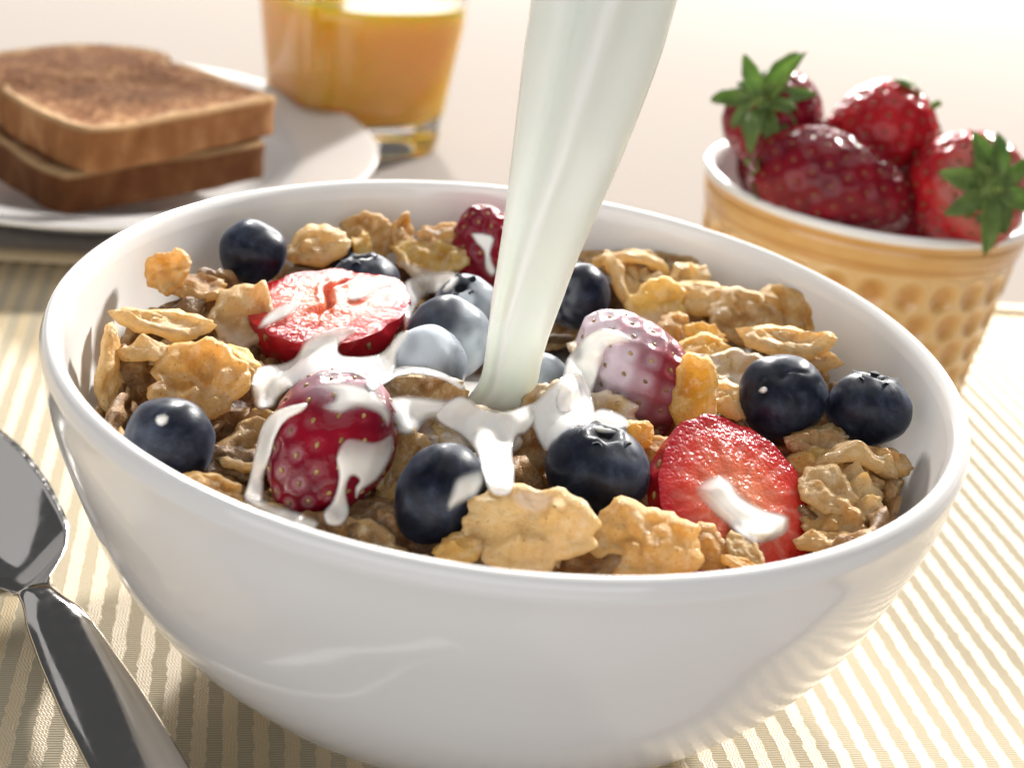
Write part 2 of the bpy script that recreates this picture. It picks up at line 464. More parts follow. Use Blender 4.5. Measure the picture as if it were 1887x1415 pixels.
# ------------------------------------------------------------------ blueberries
def blueberry(px, py, rpx, z, crown, label, seed, oblate=0.86, milk=None, elong=None, has_crown=True, scar=False, spin=0.0):
    P = at(px, py, z); rad = rpx * mpp(P)
    c = cw(*crown)
    M = frame_from(c, cw(math.cos(spin), math.sin(spin), 0.13), P)
    rng = random.Random(seed)
    NS, NP = 46, 64
    vs, mk, sc = [], [], []
    m3 = np.array(M)[:3, :3]
    for i in range(NS):
        s = math.pi * i / (NS - 1)
        for j in range(NP):
            a = 2 * math.pi * j / NP
            d = np.array([math.sin(s) * math.cos(a), math.sin(s) * math.sin(a), math.cos(s)])
            r = 1 + 0.065 * noise.noise(Vector(d * 1.2 + seed)) + 0.02 * noise.noise(Vector(d * 2.3 - seed)) + 0.008 * noise.noise(Vector(d * 4 + seed))
            scv = 0.0
            if has_crown:
                lobe = 0.5 + 0.5 * math.cos(5 * a + seed)
                edge = 0.38 + 0.05 * lobe + 0.12 * noise.noise(Vector((math.cos(a) * 1.6, math.sin(a) * 1.6, seed * 2.1)))
                r += 0.028 * math.exp(-((s - edge) / 0.12) ** 2) * lobe
                r -= 0.24 * (1 - float(smoothstep(0.14, edge, np.float64(s))))
                scv = 1 - float(smoothstep(0.20, edge - 0.02, np.float64(s)))
            if scar:
                r -= 0.10 * math.exp(-(s / 0.22) ** 2)
                scv = max(scv, 0.8 * math.exp(-(s / 0.10) ** 2))
                gr = abs((a + 0.6 * math.sin(s * 3) - 1.1 + math.pi) % (2 * math.pi) - math.pi)
                r -= 0.03 * math.exp(-(gr / 0.10) ** 2) * float(smoothstep(1.3, 0.3, np.float64(s))) * min(1, s * 4)
            p = d * r; p[2] *= oblate
            if elong: p[0] *= elong[0]; p[1] *= elong[1]
            vs.append(p * rad); sc.append(scv)
            if milk:
                w = m3 @ d
                mk.append(min(1, max(0, milk(float(w @ RT), float(w @ UP), float(-(w @ FW)), d))))
            else: mk.append(0.0)
    me = mesh_from('blueberry', vs, grid_faces(NS, NP), {'milk': mk, 'scar': sc})
    o = obj('blueberry', me, M_BLUE, None, M)
    tag(o, label, 'blueberry', 'blueberries in the cereal bowl')
    add_content(o)
    if has_crown:                                        # ring of little dry lobes round the crater
        lv, lf = [], []
        for q in range(5):
            a0 = (2 * math.pi * q - seed) / 5 + rng.uniform(-.1, .1)
            s0, h = 0.36, rng.uniform(0.16, 0.24)
            row = []
            for u, (da, ds, up_) in enumerate([(-.42, .03, 0), (-.2, .0, .04), (0, .0, .05), (.2, .0, .04), (.42, .03, 0)]):
                for w_, k in ((0, 0), (1, 1)):
                    sh = s0 + ds + (0.06 if w_ else 0)
                    rr = 0.975 + (up_ + h * (1 - (abs(da) / .5) ** 1.5)) * (0.45 if w_ else 0)
                    sh2 = sh + (0.10 if w_ else 0) * rng.uniform(0.7, 1.3)
                    d = np.array([math.sin(sh2) * math.cos(a0 + da * (0.6 if w_ else 1)), math.sin(sh2) * math.sin(a0 + da * (0.6 if w_ else 1)), math.cos(sh2)]) * rr
                    d[2] *= oblate
                    if elong: d[0] *= elong[0]; d[1] *= elong[1]
                    lv.append(d * rad); row.append(len(lv) - 1)
            for u in range(0, 8, 2): lf.append((row[u], row[u + 2], row[u + 3], row[u + 1]))
        # thickness
        n0 = len(lv)
        lv += [np.array(p) * 0.985 for p in lv]
        lf += [tuple(i + n0 for i in reversed(f)) for f in lf]
        obj('crown', mesh_from('crown', lv, lf), M_CALYX, o)
    return o
def fbm(d, s, sd): return noise.noise(Vector((d[0] * s + sd, d[1] * s, d[2] * s)))
bb = 'dark blueberry '
blueberry(466, 466, 62, .0635, (-.2, -.6, -.5), 'matte dark blueberry at the back left resting against the bowl wall', 1, 0.97, has_crown=False)
blueberry(672, 527, 66, .0595, (-.12, .86, .30), 'blueberry with open crown half hidden behind the cut strawberry slice', 2, 0.9, spin=.3)
blueberry(858, 560, 59, .0600, (-.15, .60, .70), 'milk filled blueberry touching the left side of the milk stream, upper one', 3, 0.9,
          milk=lambda x, y, z, d: 0.45 * smoothstep(-.2, .8, x) + 0.95 * smoothstep(.84, .93, z * .93 + y * .12 - x * .1) + .12)
blueberry(826, 622, 79, .0595, (.3, .2, -.9), 'large shiny grey-blue blueberry under a milk film left of the milk stream', 4, 0.95, has_crown=False,
          milk=lambda x, y, z, d: 0.06 + 0.30 * smoothstep(.0, .8, x + .4 * fbm(d, 2.2, 4)) + 0.5 * smoothstep(.15, -.45, y - .1 * x + .35 * fbm(d, 2.6, 8)) * smoothstep(.1, .6, z))
blueberry(787, 672, 74, .0590, (-.3, .1, -.9), 'blueberry almost wholly coated in white milk beside the sliced strawberry', 5, 0.95, has_crown=False,
          milk=lambda x, y, z, d: 0.82 + .15 * y - 0.55 * smoothstep(.20, .9, x - .2 * y + .3 * fbm(d, 2.4, 6)) + .45 * min(0, fbm(d, 2, 3)) - 0.2 * math.exp(-((x + .35) / .22) ** 2 - ((y - .35) / .2) ** 2))
blueberry(1063, 546, 62, .0600, (.4, .2, -.8), 'shiny blueberry behind the milk stream on its right side', 6, 0.93, has_crown=False,
          milk=lambda x, y, z, d: 0.25 * smoothstep(.3, .7, .5 + fbm(d, 3, 2)) * smoothstep(.2, -.6, x))
blueberry(1000, 702, 52, .0560, (.2, -.3, -.9), 'small milk filmed blueberry sunk in milk at the foot of the stream', 7, 0.95, has_crown=False,
          milk=lambda x, y, z, d: 0.30 + 0.2 * fbm(d, 2, 7) + .25 * smoothstep(.2, -.7, y))
blueberry(312, 812, 83, .0560, (-.2, -.5, -.8), 'glossy dark blueberry at the left front rim with a small milk spot', 8, 0.97, has_crown=False)
blueberry(812, 912, 82, .0560, (-.35, -.8, .2), 'tall oval blueberry with a milk smear at the front between strawberry and flake', 9, 1.24, has_crown=False)
blueberry(1102, 868, 98, .0575, (.12, .80, .34), 'big blueberry with a ragged open crown in the front centre of the bowl', 10, 0.86, spin=.5)
blueberry(1441, 732, 82, .0610, (-.15, .55, .72), 'blueberry with a stem scar and fine crease, left one of the right pair', 11, 0.90, has_crown=False, scar=True, spin=-.4)
blueberry(1600, 752, 78, .0620, (.12, .88, .25), 'blueberry with a narrow dark crown against the right bowl wall', 12, 0.86, spin=.2)
blueberry(636, 474, 34, .0585, (-.3, -.5, -.8), 'small blueberry barely showing behind the pale puffed flake', 13, 0.95, has_crown=False)

# ------------------------------------------------------------------ strawberries
SEED_ME = None
def seed_mesh():
    vs, fs = [], []
    NS, NP = 6, 8
    for i in range(NS):
        s = math.pi * i / (NS - 1)
        for j in range(NP):
            a = 2 * math.pi * j / NP
            t = -math.cos(s)
            vs.append((0.00042 * math.sin(s) * math.cos(a) * (1 - 0.35 * t), 0.00064 * t, 0.00030 * math.sin(s) * math.sin(a)))
    return mesh_from('seed', vs, grid_faces(NS, NP))
SEED_ME = seed_mesh(); SEED_ME.materials.append(M_SEED)
def strawberry(P, axis, xh, L, W, label, seed, skin, nseed=90, milk=None, cut=None, depth=0.05, squash=1.0, taper=0.28, group='strawberries in the cereal bowl',
               seeds_sep=True, bowlc=True, pale=None, crack=False, name='strawberry', dome=0.0):
    """axis: world direction from stem to tip.  cut: list of (local point, local normal) - material beyond is cut away."""
    M = frame_from(axis, xh, P); m3 = np.array(M)[:3, :3]
    NS, NP = 84, 104
    def shape(s, a):
        t = -math.cos(s)
        ss = math.sin(s)
        rr = (ss ** 0.88) * (1 - taper * t - 0.10 * t * t)
        rr *= 1 + 0.03 * math.cos(2 * a + seed) + 0.025 * math.cos(3 * a + 2 * seed)
        return np.array([W / 2 * rr * math.cos(a), W / 2 * rr * math.sin(a) * squash, L / 2 * t])
    sd = []
    for i in range(nseed):
        ct = 1 - 2 * (i + .5) / nseed
        s = math.acos(-ct) if False else math.acos(max(-1, min(1, ct)))
        sd.append((s, (i * 2.399963 + seed) % (2 * math.pi)))
    spts = np.array([shape(s, a) for s, a in sd])
    spac = math.sqrt(4 * math.pi * (W / 2) * (L / 2) * 0.72 / nseed)
    vs = []
    for i in range(NS):
        s = math.pi * i / (NS - 1)
        for j in range(NP):
            vs.append(shape(s, 2 * math.pi * j / NP))
    vs = np.array(vs)
    ctr = np.array([0, 0, 0.0])
    d2 = np.sqrt(((vs[:, None, :] - spts[None]) ** 2).sum(2)); dm = d2.min(1)
    dimple = np.exp(-(dm / (0.40 * spac)) ** 2)
    n = vs / (np.linalg.norm(vs, axis=1, keepdims=True) + 1e-9)
    lump = np.array([0.02 * noise.noise(Vector(p * 150) + Vector((seed, 0, 0))) for p in vs])
    vs2 = vs + n * (W / 2) * (lump - depth * 1.5 * dimple + depth * 0.3 * np.clip(dm / spac, 0, 1))[:, None]
    mk = np.zeros(len(vs))
    if milk:
        for i, p in enumerate(n):
            w = m3 @ p
            mk[i] = min(1, max(0, milk(float(w @ RT), float(w @ UP), float(-(w @ FW)), vs[i], float(dimple[i]))))
    pl = np.zeros(len(vs))
    if pale: pl = np.array([pale(p) for p in vs])
    bm = bmesh.new()
    dl = bm.verts.layers.float.new('dimple'); ml = bm.verts.layers.float.new('milk'); pll = bm.verts.layers.float.new('pale')
    bv = []
    for i, p in enumerate(vs2):
        q = bm.verts.new(p); q[dl] = dimple[i]; q[ml] = mk[i]; q[pll] = pl[i]; bv.append(q)
    for f in grid_faces(NS, NP): bm.faces.new([bv[k] for k in f])
    bmesh.ops.remove_doubles(bm, verts=bm.verts, dist=1e-7)
    caps = []
    for (pt, nn) in (cut or []):
        r = bmesh.ops.bisect_plane(bm, geom=bm.verts[:] + bm.edges[:] + bm.faces[:], plane_co=Vector(pt), plane_no=Vector(nn), clear_outer=True)
        edges = [e for e in bm.edges if e.is_boundary]
        adj = {}
        for e in edges:
            for a, b in ((e.verts[0], e.verts[1]), (e.verts[1], e.verts[0])): adj.setdefault(a, []).append(b)
        if adj:
            st = next(iter(adj)); loop = [st]; prev = None; cur = st
            while True:
                nx_ = [q for q in adj[cur] if q is not prev]
                if not nx_ or nx_[0] is st: break
                prev, cur = cur, nx_[0]; loop.append(cur)
                if len(loop) > 5000: break
            caps.append((np.array([tuple(q.co) for q in loop]), np.array(nn, float) / np.linalg.norm(nn)))
    me = bpy.data.meshes.new(name); bm.to_mesh(me); bm.free()
    me.polygons.foreach_set('use_smooth', [True] * len(me.polygons))
    o = obj(name, me, skin, None, M)
    tag(o, label, 'strawberry', group)
    if bowlc: add_content(o)
    for lp, nn in caps:
        N = 96
        seg = np.linalg.norm(np.roll(lp, -1, 0) - lp, axis=1); cum = np.concatenate([[0], np.cumsum(seg)])
        cl = np.vstack([lp, lp[:1]])
        q = np.linspace(0, cum[-1], N, endpoint=False)
        ring = np.stack([np.interp(q, cum, cl[:, k]) for k in range(3)], 1)
        c = ring.mean(0)
        NRG = 22
        cv, rad_, fib = [], [], []
        e1 = ring[0] - c; e1 /= np.linalg.norm(e1); e2 = np.cross(nn, e1)
        big = np.linalg.norm(ring - c, axis=1).max()
        for i in range(NRG):
            r = 1 - i / (NRG - 1)
            for j in range(N):
                p = c + (ring[j] - c) * r
                u, w = (p - c) @ e1 / big, (p - c) @ e2 / big
                an = math.atan2(w, u)
                h = dome * big * (1 - r * r) + big * 0.018 * noise.noise(Vector((u * 5 + seed, w * 5, 0))) * (1 if i else 0) + big * .012 * noise.noise(Vector((u * 14 + seed, w * 14, 3))) * (1 if i else 0)
                if i == 0: h = 0.0
                if crack:
                    uu = u * math.cos(crack) + w * math.sin(crack); ww = -u * math.sin(crack) + w * math.cos(crack)
                    off = 0.07 * math.sin(uu * 9) + 0.05 * noise.noise(Vector((uu * 8, seed, 1)))
                    h -= big * 0.16 * math.exp(-((ww - off) / 0.045) ** 2) * float(smoothstep(.52, .30, np.float64(abs(uu - .05))))
                    h += big * 0.03 * math.exp(-((abs(ww - off) - .09) / 0.05) ** 2) * float(smoothstep(.52, .30, np.float64(abs(uu - .05))))
                cv.append(p + nn * h)
                rad_.append(r)
                fb = max(0, math.sin(an * 17 + 2 * noise.noise(Vector((r * 3, an, seed))))) ** 3
                fib.append(fb * float(smoothstep(.95, .7, np.float64(r))) * float(smoothstep(.15, .5, np.float64(r))))
        fs = grid_faces(NRG, N)
        cm = mesh_from('cut_face', cv, fs, {'radial': rad_, 'fibre': fib})
        # make normals face outward
        nrm = Vector((0, 0, 0))
        for pl_ in list(cm.polygons)[:200]: nrm += pl_.normal
        if nrm.dot(Vector(nn)) < 0: cm.flip_normals()
        co = obj('cut_face', cm, M_CUT, o)
        if bowlc: add_content(co, cm, M)
    # seeds
    sv, sf = [], []
    base = np.empty(len(SEED_ME.vertices) * 3); SEED_ME.vertices.foreach_get('co', base); base = base.reshape(-1, 3)
    for (s, a), p in zip(sd, spts):
        if any((p - np.array(pt)) @ np.array(nn) > -0.0006 for pt, nn in (cut or [])): continue
        nn = p / np.linalg.norm(p)
        wn = m3 @ nn
        loc = p - nn * (W / 2) * (depth * 1.5 - 0.012)
        Ms = frame_from(nn, np.cross([0, 0, 1.0], nn) + 1e-6, loc)
        sz = W / 0.030 * 1.25
        if seeds_sep and wn @ FW < 0.35:
            so = obj('seed', SEED_ME, None, o, Ms @ Matrix.Diagonal((sz, sz, sz, 1)))
        elif not seeds_sep:
            k0 = len(sv); m = np.array(Ms)
            sv += list((base * sz) @ m[:3, :3].T + m[:3, 3]); sf += [tuple(k0 + i for i in pl_.vertices) for pl_ in SEED_ME.polygons]
    if sv:
        tag(obj('seeds', mesh_from('seeds', sv, sf), M_SEED2, o), kind='stuff')
    return o

# slice with its cut face up, on the left
P = at(608, 598, .0575)
S1o = strawberry(P, (.10, .12, -1), cw(1, 0, 0), .030, .0292, 'thick strawberry slice with cracked orange-red cut face up, streaked with milk', 1.0, M_SKIN2, 80,
           cut=[((0, 0, -.0045), tuple(np.array([0.0, 0.0, -1.0])))], squash=1.0, taper=.30, crack=1.9, dome=0.10, depth=.04)
# front left whole strawberry
P = at(607, 828, .0570)
strawberry(P, cw(-.30, -.72, .62), cw(1, -.2, 0), .0285, .0203, 'whole dark red strawberry with milk running down it, near the front left rim', 2.3, M_SKIN, 105, taper=.18, depth=.022,
           milk=lambda x, y, z, p, dm: 0.40 * smoothstep(.62, .92, y + .25 * x + .25 * fbm(p, 160, 4)) + .18 * smoothstep(.45, .7, dm) * smoothstep(.0, .5, .1 - x - .3 * y))
# right of stream, purple under milk
P = at(1172, 690, .0580)
strawberry(P, cw(.62, -.76, .1), cw(.7, .6, .4), .0290, .0200, 'purple strawberry under a thin milk film leaning beside the milk stream', 4.1, M_SKIN, 100, taper=-.12, depth=.05,
           cut=[((0, 0, .0118), (.25, 0.0, 1.0))],
           milk=lambda x, y, z, p, dm: min(.92, (.10 + .72 * dm) * smoothstep(.95, -.2, x - .2 * y + .35 * fbm(p, 130, 5)) + .95 * smoothstep(.10, -.50, x * .8 + y * .25 + .25 * fbm(p, 120, 9)) + .20 * smoothstep(.25, .7, y)))
# right front half with cut face
P = at(1352, 905, .0565)
S4o = strawberry(P, cw(.10, .93, .20), cw(1, -.1, .1), .0320, .0292, 'halved bright red strawberry with glistening cut face at the right front rim', 5.7, M_SKIN2, 88, taper=.20, depth=.035,
           cut=[((0, 0, 0), tuple(np.array(frame_from(cw(.10, .93, .20), cw(1, -.1, .1), (0, 0, 0)))[:3, :3].T @ cw(.42, .44, .80)))], dome=.06)
# behind the stream
P = at(900, 470, .0600)
strawberry(P, cw(-.2, .8, .5), cw(1, 0, 0), .0240, .0190, 'dark strawberry piece with milk drips half hidden behind the milk stream', 6.6, M_SKIN, 90, depth=.05)

# ------------------------------------------------------------------ cereal flakes
FA = {}
def flake_mesh(w, h, bend=0.6, bend2=0.3, twist=0.2, seed=1, th=0.0013, amp=0.0012, bub=6, pinch=0.0, fold=0.0):
    rng = random.Random(seed * 7 + 13)
    NR, NTT = 14, 60
    ph = [rng.uniform(0, 6.28) for _ in range(6)]
    am = [rng.uniform(.5, 1.3) for _ in range(6)]
    mids = []
    for i in range(1, NR + 1):
        r = i / NR
        for j in range(NTT):
            a = 2 * math.pi * j / NTT
            rho = 1 + .07 * am[0] * math.sin(2 * a + ph[0]) + .07 * am[1] * math.sin(3 * a + ph[1]) + .045 * am[2] * math.sin(5 * a + ph[2]) + .04 * am[3] * math.sin(8 * a + ph[3]) + .03 * am[4] * math.sin(13 * a + ph[4]) + .018 * am[5] * math.sin(19 * a + ph[5])
            mids.append((w / 2 * rho * r * math.cos(a), h / 2 * rho * r * math.sin(a), r))
    mids = [(0, 0, 0)] + mids
    bubs = [(rng.uniform(-.4, .4) * w, rng.uniform(-.4, .4) * h, rng.uniform(.0009, .0024), rng.choice((1, 1, 1, -1)) * rng.uniform(.0004, .0015)) for _ in range(bub)]
    sdv = seed * 3.17
    def disp(x, y, r):
        z = amp * 1.5 * noise.noise(Vector((x * 85 + sdv, y * 85, 0))) + amp * .45 * noise.noise(Vector((x * 230 + sdv, y * 230, 5)))
        z += amp * .22 * noise.noise(Vector((x * 620 + sdv, y * 620, 9)))
        return z
    def deform(x, y, z):
        tw = twist * x / (w / 2)
        y, z = y * math.cos(tw) - z * math.sin(tw), y * math.sin(tw) + z * math.cos(tw)
        if abs(bend) > 1e-3:
            b = bend * (1 + fold * (y / h))
            k = b / w
            x, z = (1 / k - z) * math.sin(k * x), 1 / k - (1 / k - z) * math.cos(k * x)
        if abs(bend2) > 1e-3:
            k = bend2 / h
            y, z = (1 / k - z) * math.sin(k * y), 1 / k - (1 / k - z) * math.cos(k * y)
        return (x, y, z)
    top, bot, rimv, blv = [], [], [], []
    for (x, y, r) in mids:
        zz = disp(x, y, r)
        t = th * .5 * (1 + .7 * noise.noise(Vector((x * 300 + sdv, y * 300, 2)))) * (1 - .25 * r ** 4) + 0.00018 * noise.noise(Vector((x * 1100 + sdv, y * 1100, 4)))
        bt = sum(bz * math.exp(-((x - bx) ** 2 + (y - by) ** 2) / bs ** 2) for bx, by, bs, bz in bubs if bz > 0) * (1 - r ** 6)
        bb_ = sum(-bz * math.exp(-((x - bx) ** 2 + (y - by) ** 2) / bs ** 2) for bx, by, bs, bz in bubs if bz < 0) * (1 - r ** 6)
        rim = .28 * th * math.exp(-((r - .93) / .08) ** 2)
        rimv.append(float(smoothstep(.72, 1.0, np.float64(r + .12 * noise.noise(Vector((x * 200 + sdv, y * 200, 7)))))))
        blv.append(min(1.0, (bt + bb_) / .0009))
        top.append(deform(x, y, zz + t + bt + rim)); bot.append(deform(x, y, zz - t - bb_ - rim))
    edge = []
    for (x, y, r) in mids[-NTT:]:
        edge.append(deform(x * (1 + th * .55 / (w / 2)), y * (1 + th * .55 / (h / 2)), disp(x, y, r)))
    vs = top + bot + edge
    FA['rim'] = rimv + rimv + [1.0] * len(edge); FA['blister'] = blv + blv + [0.0] * len(edge)
    nt = len(top); fs = []
    for off, flip in ((0, False), (nt, True)):
        for j in range(NTT):
            f = (off, off + 1 + j, off + 1 + (j + 1) % NTT); fs.append(f[::-1] if flip else f)
        for i in range(NR - 1):
            for j in range(NTT):
                a, b = off + 1 + i * NTT + j, off + 1 + i * NTT + (j + 1) % NTT
                f = (a, a + NTT, b + NTT, b); fs.append(f[::-1] if flip else f)
    o1 = 1 + (NR - 1) * NTT; oe = 2 * nt
    for j in range(NTT):
        k = (j + 1) % NTT
        fs.append((o1 + j, oe + j, oe + k, o1 + k))
        fs.append((oe + j, nt + o1 + j, nt + o1 + k, oe + k))
    return vs, fs
FG = 'toasted cereal flakes in the bowl'
fcount = [0]
def flake(px, py, z, w, h, n, rot, label, kind='gold', bend=.6, bend2=.3, twist=.2, th=1.2, amp=1.1, bub=6, seed=None, fold=0.0, milk=None):
    """w, h in photograph pixels; n: the way the flake faces (right, up, toward camera); rot: turn of its long side in the picture, degrees"""
    fcount[0] += 1
    sd = seed if seed is not None else fcount[0]
    P = at(px, py, z); m = mpp(P)
    vs, fs = flake_mesh(w * m, h * m, bend, bend2, twist, sd, th * .001, amp * .001, bub, fold=fold)
    vs = np.array(vs); vs -= vs.mean(0)
    M = frame_from(cw(*n), cw(math.cos(R(rot)), math.sin(R(rot)), 0), P)
    at_ = dict(FA)
    if milk:
        at_.update({'milk': [min(1, max(0, milk(v[0] / (w * m / 2), v[1] / (h * m / 2), v[2]))) for v in vs]})
    o = obj('cereal_flake', mesh_from('cereal_flake', vs, fs, at_), FM[kind], None, M)
    tag(o, label, 'cereal flake', FG)
    add_content(o)
    return o
# --- left group
flake(312, 500, .0640, 92, 80, (-.2, .35, .9), 100, 'curled orange flake standing up against the left bowl wall', 'gold', 1.9, .5, .3)
flake(360, 528, .0615, 110, 70, (.1, .95, .35), 8, 'thin lobe shaped orange flake lying below the curled orange flake', 'gold', .7, .5, .2)
flake(585, 457, .0630, 112, 80, (-.2, .5, .85), 15, 'pale puffed flake with a small hole beside the back blueberry', 'pale', .9, .9, .2, th=2.4, bub=9)
flake(683, 434, .0620, 100, 84, (.1, .25, .95), 0, 'thin brown flake upright at the back left of the bowl', 'brown', .5, .3, .2, th=.9)
flake(664, 455, .0615, 34, 62, (-.3, .3, .9), 0, 'small bright yellow sliver in front of the brown back flake', 'yellow', .6, .3, .4, th=1.3)
flake(742, 437, .0620, 84, 62, (.85, .2, .6), 78, 'narrow curled flake edge rising at the back between two flakes', 'gold', 1.6, .4, .3)
flake(822, 440, .0630, 112, 70, (-.1, .55, .8), -6, 'bubbly golden flake with a milk spot at the back centre', 'gold', .7, .5, .3, bub=12, milk=lambda x, y, z: smoothstep(.34, .22, math.hypot(x + .35, y - .25)))
flake(792, 480, .0600, 140, 84, (.05, .55, .8), -4, 'glowing yellow flake half in milk at the back centre', 'yellow', .6, .5, .2, bub=10, milk=lambda x, y, z: .9 * smoothstep(-.45, -.75, y + .2 * x))
flake(300, 598, .0600, 172, 72, (.1, .80, .55), -10, 'wedge shaped pale flake stacked at the left side of the bowl', 'pale', .6, 1.5, .3, th=1.7, bub=12)
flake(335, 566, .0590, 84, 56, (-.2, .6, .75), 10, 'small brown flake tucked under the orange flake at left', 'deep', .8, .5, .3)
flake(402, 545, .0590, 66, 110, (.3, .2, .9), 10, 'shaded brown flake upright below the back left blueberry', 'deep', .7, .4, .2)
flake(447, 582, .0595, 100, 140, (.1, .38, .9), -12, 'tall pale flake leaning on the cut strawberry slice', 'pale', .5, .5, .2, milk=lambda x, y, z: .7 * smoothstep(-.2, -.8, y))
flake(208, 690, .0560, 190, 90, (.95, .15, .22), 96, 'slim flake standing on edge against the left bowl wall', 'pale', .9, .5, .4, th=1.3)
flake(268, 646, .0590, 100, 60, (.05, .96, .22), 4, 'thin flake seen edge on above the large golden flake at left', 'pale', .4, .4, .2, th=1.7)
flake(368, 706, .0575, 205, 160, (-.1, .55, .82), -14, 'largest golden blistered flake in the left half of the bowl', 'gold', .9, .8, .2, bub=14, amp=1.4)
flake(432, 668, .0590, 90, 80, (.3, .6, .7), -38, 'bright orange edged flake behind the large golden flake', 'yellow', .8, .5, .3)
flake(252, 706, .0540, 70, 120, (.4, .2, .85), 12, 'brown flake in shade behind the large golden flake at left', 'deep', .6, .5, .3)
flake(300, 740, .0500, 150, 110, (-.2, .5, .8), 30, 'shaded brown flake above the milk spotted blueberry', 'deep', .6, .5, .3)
flake(432, 800, .0500, 110, 100, (.2, .5, .8), -40, 'shaded dark flake deep between golden flake and strawberry', 'deep', .8, .5, .3)
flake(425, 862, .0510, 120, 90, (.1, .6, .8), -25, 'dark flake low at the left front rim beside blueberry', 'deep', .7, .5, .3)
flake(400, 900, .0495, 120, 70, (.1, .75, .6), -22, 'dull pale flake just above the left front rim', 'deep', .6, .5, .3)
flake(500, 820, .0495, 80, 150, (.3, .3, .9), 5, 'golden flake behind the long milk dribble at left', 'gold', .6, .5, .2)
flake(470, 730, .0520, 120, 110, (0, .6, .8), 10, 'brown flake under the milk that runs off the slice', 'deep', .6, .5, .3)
# --- right back group
flake(1140, 484, .0600, 150, 70, (.05, .75, .6), 2, 'wide brown flake in shade at the right of the milk stream', 'brown', .6, .5, .2)
flake(1225, 500, .0605, 150, 80, (.1, .55, .8), -20, 'broad shaded flake against the back right bowl wall', 'brown', .6, .5, .2)
flake(1168, 477, .0640, 140, 60, (.08, .93, .20), 14, 'wavy pale flake edge on top at the back right', 'pale', -1.3, .3, .4, th=1.6)
flake(1146, 524, .0615, 100, 54, (.75, .50, .35), -58, 'folded flake edge like a rope at the back right', 'pale', .6, .9, .5, th=1.9)
flake(1180, 512, .0610, 84, 50, (.5, .7, .4), -50, 'second narrow flake fold beside the rope like one', 'pale', .6, .8, .4, th=1.7)
flake(1212, 562, .0605, 108, 96, (-.1, .45, .9), -8, 'translucent honey coloured flake above the purple strawberry', 'yellow', .5, .4, .1, th=1.0, bub=4, milk=lambda x, y, z: .55 * smoothstep(-.1, -.7, y))
flake(1222, 522, .0615, 72, 40, (.1, .8, .5), -20, 'wet flake with shiny milk on top behind the honey one', 'milky', .6, .8, .2)
flake(1270, 512, .0630, 60, 46, (-.2, .6, .8), 20, 'small knobbly flake lump at the back right', 'pale', .9, .9, .2, th=2.6, bub=9)
flake(1290, 548, .0620, 112, 60, (.1, .60, .75), 4, 'knobbly pale flake ridge over the brown flake at right', 'pale', .9, .8, .2, th=2.6, bub=12)
flake(1245, 608, .0590, 60, 70, (.2, .4, .9), 0, 'small curled flake between honey flake and brown flake', 'gold', 1.2, .5, .3)
flake(1377, 590, .0610, 140, 112, (.05, .42, .9), -14, 'wide porous brown flake in shade at the right', 'brown', .5, .4, .15, bub=10)
flake(1450, 580, .0615, 124, 96, (.15, .40, .9), -24, 'yellowish flake touching the right bowl wall', 'gold', .6, .4, .2)
flake(1292, 648, .0610, 100, 66, (0, .75, .6), 12, 'yellow flake with curled lip right of the purple strawberry', 'yellow', .8, .8, .3, th=1.5)
flake(1298, 612, .0615, 66, 34, (.2, .8, .5), -32, 'thin yellow flake strip behind the curled yellow flake', 'yellow', .6, .5, .2, th=1.6)
flake(1352, 690, .0600, 150, 100, (-.05, .60, .8), -6, 'smooth milk soaked flake left of the right blueberry pair', 'milky', .7, .5, .2)
flake(1446, 632, .0640, 160, 70, (.05, .85, .45), -8, 'thick rolled pale flake behind the right blueberry pair', 'pale', .8, 1.3, .3, th=2.2, bub=8)
flake(1480, 648, .0625, 120, 50, (.3, .75, .5), -28, 'second rolled pale flake just above the right blueberry pair', 'pale', .7, 1.0, .3, th=2.0)
flake(1284, 738, .0600, 170, 84, (-.55, .20, .80), 108, 'upright pointed yellow flake right of the purple strawberry', 'yellow', .6, .8, .4, th=1.3, amp=1.4)
flake(1345, 740, .0590, 80, 80, (.1, .6, .7), 20, 'crumpled little flake left of the scarred blueberry', 'pale', .9, .8, .4, th=1.9, bub=9)
flake(1168, 800, .0590, 62, 54, (.1, .6, .8), 30, 'small bright yellow crumpled flake behind the big crowned blueberry', 'yellow', .9, .8, .4, th=1.6, bub=9)
flake(1215, 836, .0560, 70, 80, (.2, .5, .8), 0, 'golden flake between big blueberry and halved strawberry', 'gold', .6, .5, .3)
# --- right front group
flake(1510, 818, .0575, 110, 60, (0, .72, .65), 4, 'shaded knobbly flake below the right blueberry pair', 'brown', .8, .8, .3, th=2.2, bub=10)
flake(1588, 842, .0590, 150, 56, (.05, .92, .30), 12, 'wavy edge on flake pointing at the right bowl wall', 'pale', -.9, .4, .5, th=1.8)
flake(1638, 850, .0580, 74, 48, (.2, .7, .6), 0, 'yellow tipped flake end nearest the right bowl wall', 'gold', .6, .6, .2, th=1.4)
flake(1508, 862, .0560, 110, 80, (-.2, .6, .7), -40, 'yellow flake edge tucked behind the halved strawberry', 'yellow', .6, .5, .2)
flake(1522, 905, .0560, 100, 100, (.05, .6, .75), -16, 'bright cream flake at the right edge of the halved strawberry', 'pale', .8, .6, .2, bub=9)
flake(1562, 872, .0565, 96, 60, (.1, .8, .5), 8, 'cream flake with rolled lip in the right front heap', 'pale', .9, .8, .2)
flake(1585, 900, .0560, 90, 44, (.1, .85, .45), 32, 'slanting cream flake in the right front heap', 'pale', .7, .7, .2, th=1.8)
flake(1612, 892, .0550, 90, 90, (.25, .5, .8), 0, 'shaded brown flake at the right of the front heap', 'brown', .7, .6, .3, bub=9)
